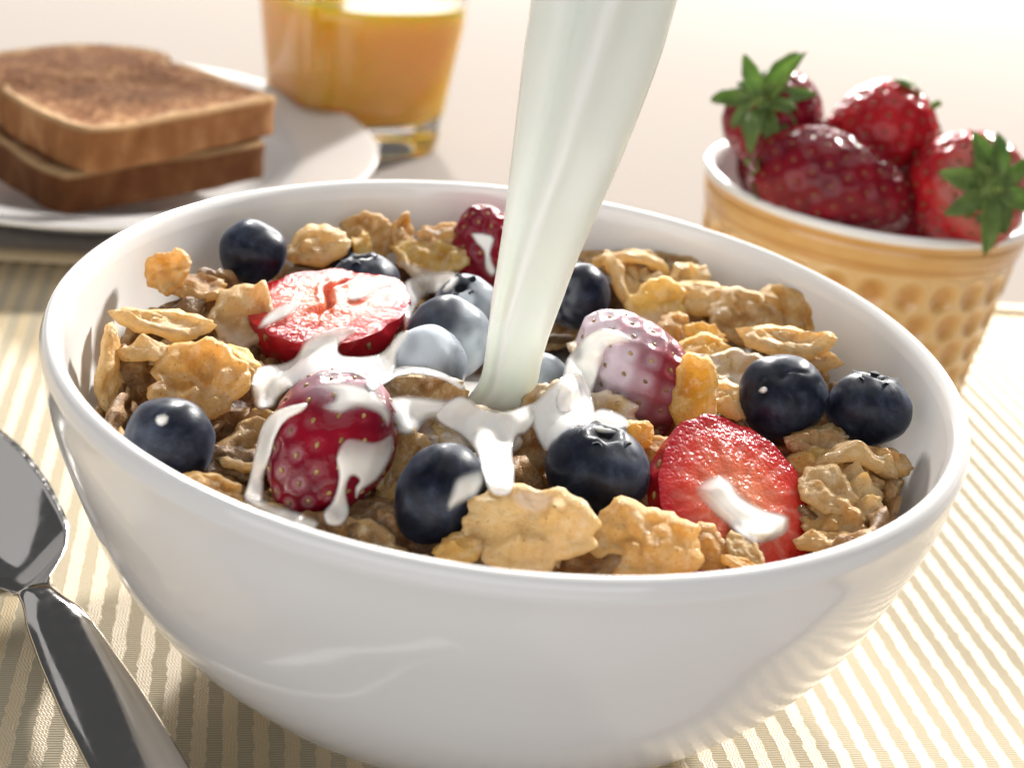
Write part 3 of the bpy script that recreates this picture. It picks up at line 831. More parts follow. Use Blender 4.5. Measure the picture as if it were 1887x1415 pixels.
flake(1535, 962, .0530, 110, 90, (0, .55, .8), -8, 'honey flake low in the right front heap', 'gold', .6, .6, .2)
flake(1584, 942, .0540, 84, 54, (.1, .75, .6), 22, 'shell shaped cream flake in the right front heap', 'pale', .8, .8, .3, th=1.6)
flake(1580, 975, .0520, 84, 50, (.1, .75, .6), 30, 'yellow flake scrap above the right front rim', 'yellow', .7, .6, .3)
flake(1520, 1000, .0520, 100, 50, (0, .85, .5), 6, 'flat pale flake lowest of the right front heap', 'pale', .6, .6, .2, th=1.7)
# --- front and centre
flake(975, 972, .0575, 236, 160, (0, .38, .92), -10, 'large glossy flake with milk spot at the front rim', 'pale', .6, .5, .15, bub=34, amp=1.3, seed=77, milk=lambda x, y, z: .85 * smoothstep(.30, .18, math.hypot(x * .8, y - .62)))
flake(1182, 1000, .0560, 196, 140, (.05, .40, .92), 6, 'bubbly glazed flake at the front rim, right of the large one', 'gold', .8, .7, .2, bub=34, amp=1.2, th=1.8, seed=81)
flake(1062, 1005, .0540, 100, 90, (.3, .4, .9), 30, 'small bubbly flake between the two front rim flakes', 'pale', .8, .7, .2, bub=14, th=1.8)
flake(843, 1012, .0540, 74, 56, (-.1, .5, .85), 15, 'little yellow flake beside the oval blueberry', 'yellow', .7, .6, .3, bub=8)
flake(735, 858, .0540, 96, 150, (.35, .22, .9), -14, 'tall brown flake between whole strawberry and oval blueberry', 'brown', .6, .4, .2)
flake(690, 960, .0510, 120, 90, (0, .55, .8), -10, 'dark flake below the milk drop at the front rim', 'deep', .8, .6, .3, bub=9)
flake(780, 728, .0600, 170, 76, (-.05, .62, .75), -12, 'brown arched flake half drowned in milk left of the stream', 'brown', .9, .9, .2, th=1.2)
flake(800, 790, .0560, 130, 90, (0, .5, .85), -6, 'wet tan flake above the oval blueberry', 'milky', .7, .6, .2)
flake(880, 800, .0560, 150, 110, (.0, .55, .8), -16, 'milk coated flake in front of the stream', 'milky', .6, .5, .2)
flake(962, 830, .0545, 110, 120, (.15, .4, .9), 0, 'glossy brown flake left of the big crowned blueberry', 'gold', .8, .6, .2, bub=10)
flake(1008, 748, .0595, 100, 100, (-.55, .35, .75), 48, 'upright tan edged flake covered in milk right of the stream', 'milky', .8, .5, .2, th=1.1)
flake(1090, 770, .0560, 150, 110, (0, .6, .8), 5, 'milk covered flake below the purple strawberry', 'milky', .6, .5, .2)
flake(1302, 1008, .0535, 84, 80, (.1, .45, .9), 0, 'golden flake under the halved strawberry at the rim', 'gold', .7, .6, .2)
flake(1200, 900, .0520, 110, 110, (.0, .5, .85), 0, 'brown flake in shade below the big crowned blueberry', 'deep', .7, .6, .2)
flake(560, 960, .0500, 110, 80, (0, .6, .8), -20, 'milk wetted flake under the whole strawberry at the rim', 'milky', .6, .5, .2)
flake(740, 940, .0500, 90, 110, (.2, .4, .9), 0, 'thin golden flake left of the oval blueberry low down', 'gold', .7, .6, .2)
flake(620, 690, .0560, 140, 80, (0, .65, .75), 0, 'flake drowned in milk under the sliced strawberry', 'milky', .6, .5, .2)
flake(1100, 640, .0570, 100, 80, (0, .65, .75), 0, 'tan flake in milk between stream and purple strawberry', 'milky', .6, .5, .2)

# --- filler flakes of the cereal bed (seen only in the gaps)
protos = []
for q in range(10):
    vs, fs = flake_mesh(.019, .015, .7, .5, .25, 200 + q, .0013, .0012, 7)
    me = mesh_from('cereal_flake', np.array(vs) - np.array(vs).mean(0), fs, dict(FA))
    me.materials.append(FM[('deep', 'brown', 'deep', 'deep', 'brown')[q % 5]])  # dark tones put the shade between flakes into their colour
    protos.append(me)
frag = []
for q in range(6):
    vs, fs = flake_mesh(.019, .013, .9, .7, .4, 300 + q, .0026, .0016, 10)
    me = mesh_from('flake_fragment', np.array(vs) - np.array(vs).mean(0), fs, dict(FA))
    me.materials.append(FM[('gold', 'pale', 'brown')[q % 3]])
    frag.append(me)
rng = random.Random(5)
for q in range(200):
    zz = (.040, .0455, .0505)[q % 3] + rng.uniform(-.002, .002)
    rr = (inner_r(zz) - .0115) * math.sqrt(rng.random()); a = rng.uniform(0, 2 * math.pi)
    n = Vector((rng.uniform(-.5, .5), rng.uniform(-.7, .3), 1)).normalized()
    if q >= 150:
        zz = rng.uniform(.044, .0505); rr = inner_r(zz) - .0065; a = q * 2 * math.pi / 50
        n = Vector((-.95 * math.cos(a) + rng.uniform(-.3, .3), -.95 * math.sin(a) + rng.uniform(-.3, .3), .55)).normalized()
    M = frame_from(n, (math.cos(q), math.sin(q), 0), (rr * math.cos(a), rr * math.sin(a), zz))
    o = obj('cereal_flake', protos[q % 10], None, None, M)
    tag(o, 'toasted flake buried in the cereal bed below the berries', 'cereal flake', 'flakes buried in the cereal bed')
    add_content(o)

for q in range(46):
    zz = rng.uniform(.0505, .0545)
    rr = (inner_r(zz) - .006) * math.sqrt(rng.random()); a = rng.uniform(0, 2 * math.pi)
    n = Vector((rng.uniform(-.6, .6), rng.uniform(-.8, .2), 1)).normalized()
    sc = rng.uniform(.32, .55)
    M = frame_from(n, (math.cos(q * 2.1), math.sin(q * 2.1), 0), (rr * math.cos(a), rr * math.sin(a), zz)) @ Matrix.Diagonal((sc, sc, sc * .9, 1))
    me = frag[q % 6]
    o = obj('flake_fragment', me, None, None, M)
    tag(o, 'small broken piece of toasted flake wedged between larger flakes', 'cereal flake', 'broken flake pieces in the bowl')
    add_content(o)

# ------------------------------------------------------------------ milk: pool, films and dribbles draped over what lies below
lv = .0440
rp = inner_r(lv) + .0006
vs, fs = [], []
for i in range(26):
    r = rp * i / 25
    for j in range(90):
        a = 2 * math.pi * j / 90
        p = (r * math.cos(a), r * math.sin(a))
        hmp = .0080 * math.exp(-((p[0] + .002) ** 2 + (p[1] - .006) ** 2) / .022 ** 2)
        vs.append((p[0], p[1], lv + hmp + .0004 * noise.noise(Vector((p[0] * 120, p[1] * 120, 0)))))
n0 = len(vs); fs = grid_faces(26, 90)
vs += [(x * .93, y * .93, z - .007) for x, y, z in vs]
fs += [tuple(reversed(f)) for f in grid_faces(26, 90, True, n0)]
for j in range(90):
    k = (j + 1) % 90; b = 25 * 90
    fs.append((b + j, b + n0 + j, b + n0 + k, b + k))
pool = obj('milk_pool', mesh_from('milk_pool', vs, fs), M_MILK)
tag(pool, 'milk collected between the flakes inside the white bowl', 'milk')
add_content(pool)

cvs, cfs = [], []
for v, f in content:
    o_ = len(cvs); cvs += [tuple(p) for p in v]; cfs += [tuple(i + o_ for i in q) for q in f]
BVH = BVHTree.FromPolygons(cvs, cfs)
def milk_patch(label, poly, thick=.0012, edge=16, iters=30, lift=.0, name='milk_dribble', ripple=.0, cat='milk', step=4.0, dz=0.0, alpha=1.0, fade=5.0, soft=False, group='milk films and dribbles over the cereal'):
    pts = catmull(poly, 8, True)
    n = len(pts)
    poly_ = np.array(pts)
    x0, y0 = poly_.min(0); x1, y1 = poly_.max(0)
    rng = random.Random(n)
    xs, ys = np.arange(x0, x1, step), np.arange(y0, y1, step)
    G = np.array([(x + (step / 2 if i % 2 else 0), y) for i, y in enumerate(ys) for x in xs])
    A = poly_; B = np.roll(poly_, -1, 0)
    def sdist(Q):
        AB = B - A; AQ = Q[:, None, :] - A[None]
        t = np.clip((AQ * AB[None]).sum(2) / (AB * AB).sum(1)[None].clip(1e-9), 0, 1)
        d = np.linalg.norm(AQ - AB[None] * t[..., None], axis=2).min(1)
        yq = Q[:, 1][:, None]; xq = Q[:, 0][:, None]
        c = ((A[None, :, 1] > yq) != (B[None, :, 1] > yq)) & (xq < (B[None, :, 0] - A[None, :, 0]) * (yq - A[None, :, 1]) / (B[None, :, 1] - A[None, :, 1] + 1e-12) + A[None, :, 0])
        return d, (c.sum(1) % 2) == 1
    d, ins = sdist(G)
    G = G[ins & (d > step * .45)]
    allp = np.vstack([poly_, G])
    res = delaunay_2d_cdt([Vector(p) for p in allp], [(i, (i + 1) % n) for i in range(n)], [], 1, 1e-5)
    V2 = np.array([tuple(v) for v in res[0]]); F = [tuple(f) for f in res[2]]
    d, _ = sdist(V2)
    e = set(); cnt = {}
    for f in F:
        for a, b in zip(f, f[1:] + f[:1]):
            k = (min(a, b), max(a, b)); cnt[k] = cnt.get(k, 0) + 1; e.add(k)
    bnd = {v for k, c in cnt.items() if c == 1 for v in k}
    E_ = np.array(list(e)); N = len(V2)
    D = np.array([ray(x, y) for x, y in V2])
    hit = np.full(N, np.nan)
    for i in range(N):
        h = BVH.ray_cast(Vector(CAM), Vector(D[i]))
        if h[0] is not None: hit[i] = h[3]
    med = np.nanmedian(hit); hit = np.where(np.isnan(hit), med, hit)
    hit = np.minimum(hit, med + .03)
    dep = hit.copy()
    deg = np.bincount(E_.ravel(), minlength=N).clip(1)
    for it in range(iters):
        s = np.zeros(N); np.add.at(s, E_[:, 0], dep[E_[:, 1]]); np.add.at(s, E_[:, 1], dep[E_[:, 0]])
        dep = np.minimum(hit, s / deg)
    for it in range(3):
        s = np.zeros(N); np.add.at(s, E_[:, 0], dep[E_[:, 1]]); np.add.at(s, E_[:, 1], dep[E_[:, 0]])
        dep = .5 * dep + .5 * s / deg
    t = np.clip(d / edge, 0, 1); th = thick * (smoothstep(0, 1, t) if soft else np.sqrt(np.clip(1 - (1 - t) ** 2, 0, 1)))
    if ripple:
        th = th * (1 + ripple * np.array([noise.noise(Vector((p[0] * .03, p[1] * .03, n))) for p in V2]))
    isb = np.zeros(N, bool); isb[list(bnd)] = True
    top = CAM + D * (dep - th - .00012 - dz)[:, None]
    bot = CAM + D * (dep + .0007 - dz)[:, None]
    vs = list(top) + list(bot)
    fs = []
    for f in F:
        fs.append(f[::-1]); fs.append(tuple(i + N for i in f))
    for (a, b), c in cnt.items():
        if c == 1: fs.append((a, b, b + N, a + N))
    vs = np.array(vs); c = vs.mean(0)
    tk = (np.array([min(1, max(0, alpha(p[0], p[1]))) for p in V2]) if callable(alpha) else alpha) * smoothstep(0, 1, d / fade); me = mesh_from(name, vs - c, fs, {'thick': np.concatenate([tk, tk])})
    bm = bmesh.new(); bm.from_mesh(me); bmesh.ops.recalc_face_normals(bm, faces=bm.faces); bm.to_mesh(me); bm.free()
    me.polygons.foreach_set('use_smooth', [True] * len(me.polygons))
    o = obj(name, me, M_FILM, None, Matrix.Translation(Vector(c)))
    tag(o, label, cat, group)
    return o
# puddle round the foot of the stream
milk_patch('milk puddle at the foot of the poured stream', [(815, 745), (845, 728), (868, 735), (890, 752), (930, 757), (970, 745), (1000, 735), (995, 765), (972, 798), (955, 805), (946, 830), (950, 868), (944, 908), (925, 916), (902, 908), (886, 872), (878, 838), (850, 805), (815, 785), (800, 765)],
  .0011, 22, 45, name='milk_puddle', ripple=.8, step=4.0, fade=8)
milk_patch('milk edge along the arched brown flake left of the stream', [(672, 705), (700, 686), (745, 673), (790, 677), (830, 692), (858, 712), (850, 720), (815, 702), (770, 693), (735, 697), (705, 712), (685, 725)], .0011, 11, 12, fade=6)
milk_patch('thin milk film over the flakes left of the stream', [(715, 735), (760, 728), (815, 735), (850, 738), (830, 770), (790, 775), (765, 800), (735, 800), (722, 770)], .0007, 18, 25, name='milk_film', fade=12, soft=True)
milk_patch('milk film covering the upright tan edged flake', [(975, 760), (1000, 722), (1040, 690), (1072, 690), (1092, 730), (1096, 780), (1060, 790), (1025, 815), (1005, 832), (985, 800)], .0007, 24, 60, name='milk_film', fade=11, soft=True)
milk_patch('milk lying in front of the purple strawberry', [(1085, 770), (1110, 750), (1150, 765), (1160, 785), (1130, 800), (1095, 795)], .0006, 12, 25, name='milk_film', fade=10, soft=True, alpha=.85)
milk_patch('milk lake between slice, blueberries and back flakes', [(745, 520), (800, 500), (850, 505), (830, 540), (790, 545), (765, 570), (748, 610), (742, 580)], .0007, 16, 30, name='milk_puddle', fade=13, soft=True)
milk_patch('milk ribbon flowing off the lower edge of the sliced strawberry',
  [(462, 705), (475, 676), (520, 668), (545, 655), (560, 628), (600, 606), (650, 600), (660, 612), (625, 640), (640, 655), (700, 650), (735, 612), (760, 612), (735, 650), (730, 690), (690, 705), (640, 690), (590, 695), (555, 705), (520, 730), (505, 752), (475, 756), (464, 735)],
  .0015, 22, 40, ripple=.35, fade=10, alpha=lambda x, y: 1 - .5 * smoothstep(640, 600, y))
milk_patch('long milk dribble left of the whole strawberry', [(567, 742), (560, 758), (530, 775), (512, 800), (500, 840), (488, 880), (484, 925), (450, 920), (458, 880), (470, 830), (482, 785), (505, 758), (540, 745)], .0018, 14, 60)
milk_patch('milk cap on top of the whole strawberry', [(572, 712), (615, 700), (660, 705), (700, 722), (724, 760), (715, 790), (695, 765), (660, 755), (625, 765), (590, 750), (612, 735), (600, 722)], .0006, 16, 8, fade=15, soft=True, alpha=.8)
milk_patch('milk run ending in a round drop on the whole strawberry', [(640, 806), (690, 812), (722, 800), (726, 830), (700, 880), (668, 905), (655, 925), (652, 900), (660, 885), (648, 880), (640, 905), (645, 945), (628, 970), (602, 968), (594, 945), (612, 920), (622, 880), (618, 840)], .0013, 13, 10, fade=8, alpha=lambda x, y: .35 + .65 * smoothstep(806, 868, y))
milk_patch('milk streak on the left of the cut slice', [(474, 607), (485, 585), (515, 562), (550, 555), (555, 565), (530, 585), (495, 602)], .0009, 11, 10, fade=8)
milk_patch('milk swirl on the upper right of the cut slice', [(634, 545), (645, 530), (680, 528), (705, 515), (735, 512), (725, 525), (695, 535), (670, 552), (645, 556)], .0009, 11, 10, fade=8)
milk_patch('thick milk blob on the halved strawberry', [(1278, 905), (1295, 882), (1325, 872), (1350, 885), (1368, 912), (1410, 935), (1455, 950), (1450, 985), (1415, 1000), (1385, 1003), (1340, 970), (1300, 935)], .0019, 26, 10, fade=13, soft=True, alpha=lambda x, y: .35 + .65 * smoothstep(1275, 1350, x + .4 * (y - 900)))
milk_patch('wavy milk ridge curling along the purple strawberry', [(1022, 735), (1034, 700), (1042, 666), (1060, 638), (1083, 616), (1112, 604), (1148, 611), (1166, 630), (1142, 636), (1122, 642), (1112, 668), (1100, 705), (1086, 740), (1080, 775), (1050, 790), (1030, 770)], .0019, 24, 30, fade=8, ripple=.7)
milk_patch('milk smear on the right of the oval blueberry', [(828, 905), (838, 878), (862, 866), (890, 862), (897, 890), (880, 915), (850, 932), (828, 945), (820, 930)], .0004, 14, 4, fade=18, soft=True, alpha=lambda x, y: .9 - .6 * smoothstep(900, 866, y))
milk_patch('round milk spot on the blueberry at the left front rim', [(284, 775), (290, 764), (304, 762), (312, 770), (308, 782), (294, 786)], .0003, 8, 2, fade=8, soft=True)
milk_patch('milk drop on the scarred blueberry', [(1397, 722), (1402, 713), (1412, 712), (1416, 719), (1408, 726)], .0006, 5, 2)
milk_patch('milk trickle down the back strawberry piece', [(868, 430), (895, 430), (912, 440), (905, 470), (915, 500), (905, 510), (893, 495), (890, 465), (876, 448)], .0007, 8, 6)
milk_patch('milk lying under the whole strawberry at the rim', [(455, 905), (500, 925), (560, 945), (590, 965), (560, 990), (500, 960), (450, 925)], .0005, 16, 30, name='milk_film', fade=16, soft=True, alpha=.8)

# ------------------------------------------------------------------ the poured stream
foot = at(930, 742, .0555); SY = float(foot[1])
rows = [(-420, 1000, 1385), (-300, 990, 1350), (-160, 984, 1306), (-60, 981, 1272), (0, 978, 1249), (100, 964, 1219), (200, 953, 1182), (300, 941, 1142), (400, 929, 1098), (480, 917, 1064), (560, 905, 1034), (620, 898, 1012), (660, 893, 1000), (690, 887, 994), (710, 879, 990), (725, 868, 985), (737, 860, 980), (748, 864, 968)]
cr = catmull(rows, 5)
vs = []; NP = 72
for (y, xl, xr) in cr:
    xc = (xl + xr) / 2
    Pc = at_y(xc, y, SY); Pl = at_y(xl, y, SY); Pr = at_y(xr, y, SY)
    hw = np.linalg.norm(Pr - Pl) / 2; ax = (Pr - Pl) / (2 * hw)
    tt = (y + 420) / 1170
    for j in range(NP):
        a = 2 * math.pi * j / NP
        ca, sa = math.cos(a), math.sin(a)
        k1 = .16 * math.exp(-((ca - (.42 - 1.0 * tt)) / .20) ** 2) - .20 * math.exp(-((ca - (-.05 - .75 * tt)) / .20) ** 2) + .05 * math.exp(-((ca + .62 - .2 * tt) / .15) ** 2)
        k1 += .012 * math.sin(8 * ca + 3 * tt)
        dpt = sa * (.62 + (k1 if sa < 0 else .3 * k1))
        vs.append(Pc + ax * hw * ca + np.array([0, 1, 0]) * hw * dpt)
n = len(cr); fs = grid_faces(n, NP)
fs = [f for f in fs]
fs.append(tuple(range(NP))); fs.append(tuple((n - 1) * NP + j for j in reversed(range(NP))))
vs = np.array(vs)
me = mesh_from('milk_stream', vs - foot, fs)
bm = bmesh.new(); bm.from_mesh(me); bmesh.ops.recalc_face_normals(bm, faces=bm.faces); bm.to_mesh(me); bm.free()
st = obj('milk_stream', me, M_STREAM, None, Matrix.Translation(Vector(foot)))
tag(st, 'smooth white stream of milk pouring down into the bowl', 'milk')

# ------------------------------------------------------------------ plate and toast
PC = np.array([-0.155, 0.2435])
pp = [(.001, .0030), (.050, .0030), (.053, .0010), (.055, .0), (.058, .0), (.060, .0012), (.064, .0040), (.070, .0075), (.080, .0105), (.092, .0140), (.0975, .0160), (.0985, .0170), (.0980, .0179), (.096, .0178), (.088, .0160), (.078, .0136), (.070, .0112), (.066, .0085), (.062, .0062), (.055, .0052), (.030, .0050), (.001, .0050)]
v_, f_ = lathe(catmull(pp, 3), 128)
plate = obj('plate', mesh_from('plate', v_, f_), M_PLATE, None, Matrix.Translation((PC[0], PC[1], .0003)))
tag(plate, 'round white plate with a raised rim under the two toast slices', 'plate')
def mat_toast(side):
    k = NT('toast_crust' if side else 'toasted_crumb'); v = k.coords()
    n1 = k.noise(70, 4, 0.65, v); n2 = k.noise(520, 4, 0.7, v); n3 = k.noise(1500, 2, 0.6, v)
    if side:
        sz = k.add('ShaderNodeMapping'); sz.inputs['Scale'].default_value = (1, 1, .35); k.link(v, sz.inputs[0])
        n4 = k.noise(150, 3, 0.6, sz.outputs[0])
        col = k.ramp(k.math('ADD', k.math('MULTIPLY', n1, .45), k.math('MULTIPLY', n4, .55)), [(0.30, (0.18, 0.070, 0.026)), (0.5, (0.34, 0.150, 0.060)), (0.70, (0.52, 0.29, 0.135))])
        col = k.mix(k.attr('edge'), col, (0.62, 0.42, 0.22))
    else:
        f = k.math('ADD', k.math('MULTIPLY', n1, .4), k.math('MULTIPLY', n2, .6))
        col = k.ramp(f, [(0.34, (0.075, 0.024, 0.008)), (0.5, (0.23, 0.092, 0.034)), (0.66, (0.52, 0.29, 0.135))])
        col = k.mix(k.math('MULTIPLY', k.attr('edge'), k.ramp(n2, [(0.3, 0.25), (0.6, 0.9)])), col, (0.66, 0.45, 0.25))
    k.to(col, 'Base Color'); k.set(Roughness=0.85, Specular_IOR_Level=0.12)
    k.to(k.bump(k.math('ADD', n2, k.math('MULTIPLY', n3, .6)), 0.8, 0.0016), 'Normal')
    return k.m
M_CRUST, M_CRUMB = mat_toast(True), mat_toast(False)
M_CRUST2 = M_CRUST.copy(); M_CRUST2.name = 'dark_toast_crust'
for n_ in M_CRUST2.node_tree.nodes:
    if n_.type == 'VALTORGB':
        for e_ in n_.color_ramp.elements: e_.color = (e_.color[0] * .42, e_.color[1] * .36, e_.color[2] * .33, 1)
def toast(center, z0, ang, label, seed, W_=.078, Lb=.046, Lt=.034, th=.0135, crust=None):
    """local x along the bottom edge, y toward the domed top of the loaf"""
    out = []
    hw = W_ / 2
    ctrl = [(-hw + .006, -Lb * .5 - .006), (0, -Lb * .5 - .0068), (hw - .006, -Lb * .5 - .006), (hw - .0012, -Lb * .5 - .002), (hw, -Lb * .5 + .006), (hw - .0008, 0), (hw - .004, Lb * .5 - .006), (hw - .0075, Lb * .5 - .001), (hw + .001, Lb * .5 + .006), (hw - .001, Lb * .5 + .017), (hw * .72, Lb * .5 + .028), (hw * .35, Lb * .5 + Lt - .001), (0, Lb * .5 + Lt), (-hw * .35, Lb * .5 + Lt - .001), (-hw * .72, Lb * .5 + .028), (-hw + .001, Lb * .5 + .017), (-hw - .001, Lb * .5 + .006), (-hw + .0075, Lb * .5 - .001), (-hw + .004, Lb * .5 - .006), (-hw + .0008, 0), (-hw, -Lb * .5 + .006), (-hw + .0012, -Lb * .5 - .002)]
    o_ = np.array(catmull(ctrl, 6, True)); N = len(o_)
    c = o_.mean(0)
    def pt(r, j, z, sh=0):
        p = c + (o_[j] - c) * r
        return p
    # crust band: from bottom inner edge over the side to top inner edge
    sec = [(0.965, 0.0), (0.99, .0004), (0.998, .0016), (0.995, th * .3), (0.992, th * .5), (0.995, th * .7), (1.0, th - .0018), (0.993, th - .0005), (0.975, th)]
    vs, ed = [], []
    for (r, z) in sec:
        for j in range(N):
            p = pt(r, j, z); b = noise.noise(Vector((p[0] * 55 + seed, p[1] * 55, z * 90))) * .0016 + noise.noise(Vector((p[0] * 260 + seed, p[1] * 260, z * 260))) * .0004
            d = (o_[j] - c); d = d / np.linalg.norm(d)
            vs.append((p[0] + d[0] * b, p[1] + d[1] * b, z + .0010 * noise.noise(Vector((p[0] * 40, p[1] * 40, seed)))))
            ed.append(float(smoothstep(th - .0016, th, np.float64(z))) * .8)
    M = Matrix.Translation((center[0], center[1], z0)) @ Matrix.Rotation(ang, 4, 'Z')
    root = empty('toast_slice', (0, 0, 0), label, 'toast', 'toast slices stacked on the plate'); root.matrix_basis = M
    obj('crust', mesh_from('crust', vs, grid_faces(len(sec), N), {'edge': ed}), crust or M_CRUST, root)
    for side, z in ((1, th), (0, 0)):
        vs, ed = [], []
        NRG = 26
        for i in range(NRG):
            r = 0.975 * (1 - i / (NRG - 1)) if side else .965 * (1 - i / (NRG - 1))
            for j in range(N):
                p = pt(r, j, z)
                zz = z + .0010 * noise.noise(Vector((p[0] * 40, p[1] * 40, seed)))
                if i > 0: zz += (1 if side else -1) * (.0006 * noise.noise(Vector((p[0] * 500, p[1] * 500, seed))) + .0005 * noise.noise(Vector((p[0] * 1100, p[1] * 1100, seed))) - .0003)
                b = 0
                if i == 0:
                    b = noise.noise(Vector((p[0] * 55 + seed, p[1] * 55, z * 90))) * .0016 + noise.noise(Vector((p[0] * 260 + seed, p[1] * 260, z * 260))) * .0004
                d = (o_[j] - c); d = d / np.linalg.norm(d)
                vs.append((p[0] + d[0] * b, p[1] + d[1] * b, zz))
                e_ = smoothstep(.86, .97, np.float64(r + .06 * noise.noise(Vector((p[0] * 120, p[1] * 120, seed + 4)))))
                ed.append(float(e_))
        fs = grid_faces(NRG, N)
        if not side: fs = [tuple(reversed(f)) for f in fs]
        obj('crumb', mesh_from('crumb', vs, fs, {'edge': ed}), M_CRUMB, root)
    return root
TA = math.atan2(.0612, .0427)          # direction of the bottom edge
bm_ = np.array([-.1085, .1935]); ndir = np.array([-math.sin(TA), math.cos(TA)])
tc = bm_ + ndir * (.023 + .0065)
toast(tc, .0290, TA, 'upper toast slice with toasted brown top lying on another slice', 1.5)
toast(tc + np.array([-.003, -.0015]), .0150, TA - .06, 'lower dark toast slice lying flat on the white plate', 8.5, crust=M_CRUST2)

# ------------------------------------------------------------------ glass of orange juice
GC = np.array([-0.0785, 0.3375])
def sqring(rx, e, z, n=96, rot=0.62):
    o = []
    for j in range(n):
        a = 2 * math.pi * j / n
        ca, sa = math.cos(a), math.sin(a)
        k = (abs(ca) ** e + abs(sa) ** e) ** (-1 / e)
        x, y = rx * k * ca, rx * k * sa
        o.append((x * math.cos(rot) - y * math.sin(rot), x * math.sin(rot) + y * math.cos(rot), z))
    return o
def loft(rings):
    n = len(rings[0]); v = [p for r in rings for p in r]
    return v, grid_faces(len(rings), n)
gl = [(.0001, 3.2, 0.0), (.0285, 3.4, 0.0), (.0298, 3.4, .0010), (.0302, 3.4, .0040), (.0318, 3.3, .020), (.0338, 3.1, .035), (.0362, 2.9, .052), (.0385, 2.4, .072), (.0402, 2.15, .092), (.0412, 2.0, .110), (.0414, 2, .1115), (.0408, 2, .1122), (.0400, 2, .1115), (.0396, 2.0, .108), (.0386, 2.15, .092), (.0369, 2.4, .072), (.0343, 2.9, .052), (.0315, 3.0, .036), (.0285, 3.0, .0230), (.0245, 3.0, .0135), (.020, 2.8, .0108), (.010, 2.6, .0101), (.0001, 2.5, .0100)]
v_, f_ = loft([sqring(g[0] * 1.03, *g[1:]) for g in gl])
kg = NT('clear_glass'); kg.set(Base_Color=(1, 1, 1, 1), Roughness=0.0, IOR=1.47, Transmission_Weight=1.0)
glass = obj('glass_tumbler', mesh_from('glass_tumbler', v_, f_), kg.m, None, Matrix.Translation((GC[0], GC[1], -.0012)))
tag(glass, 'clear square based glass tumbler holding orange juice', 'glass')
jl = [(.0001, 2.5, .01005), (.010, 2.6, .01015), (.020, 2.8, .01085), (.0246, 3.0, .01355), (.0286, 3.0, .0230), (.0316, 3.0, .036), (.0344, 2.9, .052), (.0354, 2.75, .0585), (.0350, 2.75, .0590), (.0335, 2.7, .0588), (.02, 2.6, .0588), (.0001, 2.5, .0588)]
v_, f_ = loft([sqring(g[0] * 1.03, *g[1:]) for g in jl])
kj = NT('orange_juice'); kj.set(Base_Color=(0.95, 0.54, 0.045, 1), Roughness=0.08, Subsurface_Weight=1.0, Subsurface_Scale=0.04)
kj.b.inputs['Subsurface Radius'].default_value = (1.0, 0.48, 0.08)
juice = obj('orange_juice', mesh_from('orange_juice', v_, f_), kj.m, None, Matrix.Translation((GC[0], GC[1], -.0012)))
tag(juice, 'orange juice filling the lower half of the glass', 'juice')

# ------------------------------------------------------------------ ramekin of strawberries
RC = np.array([0.0949, 0.1701]); RH = .0565
def mat_ramekin():
    k = NT('honey_glaze'); v = k.coords()
    n = k.noise(90, 3, 0.6, v)
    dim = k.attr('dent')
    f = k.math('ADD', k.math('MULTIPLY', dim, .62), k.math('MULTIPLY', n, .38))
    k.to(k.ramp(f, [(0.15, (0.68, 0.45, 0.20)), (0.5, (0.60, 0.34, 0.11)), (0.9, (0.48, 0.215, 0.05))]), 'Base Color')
    k.set(Roughness=0.20, Coat_Weight=0.5, Coat_Roughness=0.08)
    return k.m
NA, NZ = 384, 120
N_DENT = 27
vs, dn = [], []
for i in range(NZ):
    z = .0012 + (RH - .0016 - .0012) * i / (NZ - 1)
    t = z / RH
    r = .0405 + .0058 * t
    g = 0.0
    if t > .80:                                                       # plain band with two grooves
        r += .0010 * float(smoothstep(.80, .83, np.float64(t)))
        g = -.0006 * math.exp(-((t - .835) / .010) ** 2) - .0005 * math.exp(-((t - .93) / .012) ** 2)
        b = .5 + .5 * math.sin(i * .9)
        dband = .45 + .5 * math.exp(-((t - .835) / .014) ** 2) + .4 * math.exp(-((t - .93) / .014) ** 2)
    for j in range(NA):
        a = 2 * math.pi * j / NA
        dent = 0.0
        if t <= .80:
            u = a / (2 * math.pi) * N_DENT; w = t / .80 * 5.0 - .35
            best = 9
            for rw in (math.floor(w), math.floor(w) + 1):
                if rw < 0 or rw > 4: continue
                uu = u - (.5 if rw % 2 else 0)
                du = uu - round(uu); dw = (w - rw) * .866
                best = min(best, math.hypot(du, dw))
            dent = float(smoothstep(.50, .10, np.float64(best)))
        rr = r + g - .0013 * dent + (.0004 * float(math.exp(-((best - .48) / .1) ** 2)) if t <= .80 else 0)
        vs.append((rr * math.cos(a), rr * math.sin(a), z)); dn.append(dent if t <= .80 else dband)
ram = empty('ramekin', (RC[0], RC[1], -.0002), 'honey coloured dimpled ramekin with white inside holding whole strawberries', 'ramekin')
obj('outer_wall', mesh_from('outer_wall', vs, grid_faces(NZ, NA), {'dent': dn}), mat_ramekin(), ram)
rtop = .0405 + .0058 + .0010
ip = [(rtop - .0001, RH - .0020), (rtop + .0002, RH - .0008), (rtop - .0003, RH), (rtop - .0013, RH + .0004), (rtop - .0026, RH - .0002), (rtop - .0033, RH - .002), (rtop - .0037, RH - .010), (.039, .02), (.037, .008), (.034, .006), (.001, .006)]
v_, f_ = lathe(catmull(ip, 3), 128)
obj('white_lining', mesh_from('white_lining', v_, f_), M_PLATE, ram)
v_, f_ = lathe([(.0405, .0013), (.0395, .0004), (.037, .0002), (.001, .0006)], 96)
obj('base', mesh_from('base', v_, [tuple(reversed(f)) for f in f_]), M_PLATE, ram)

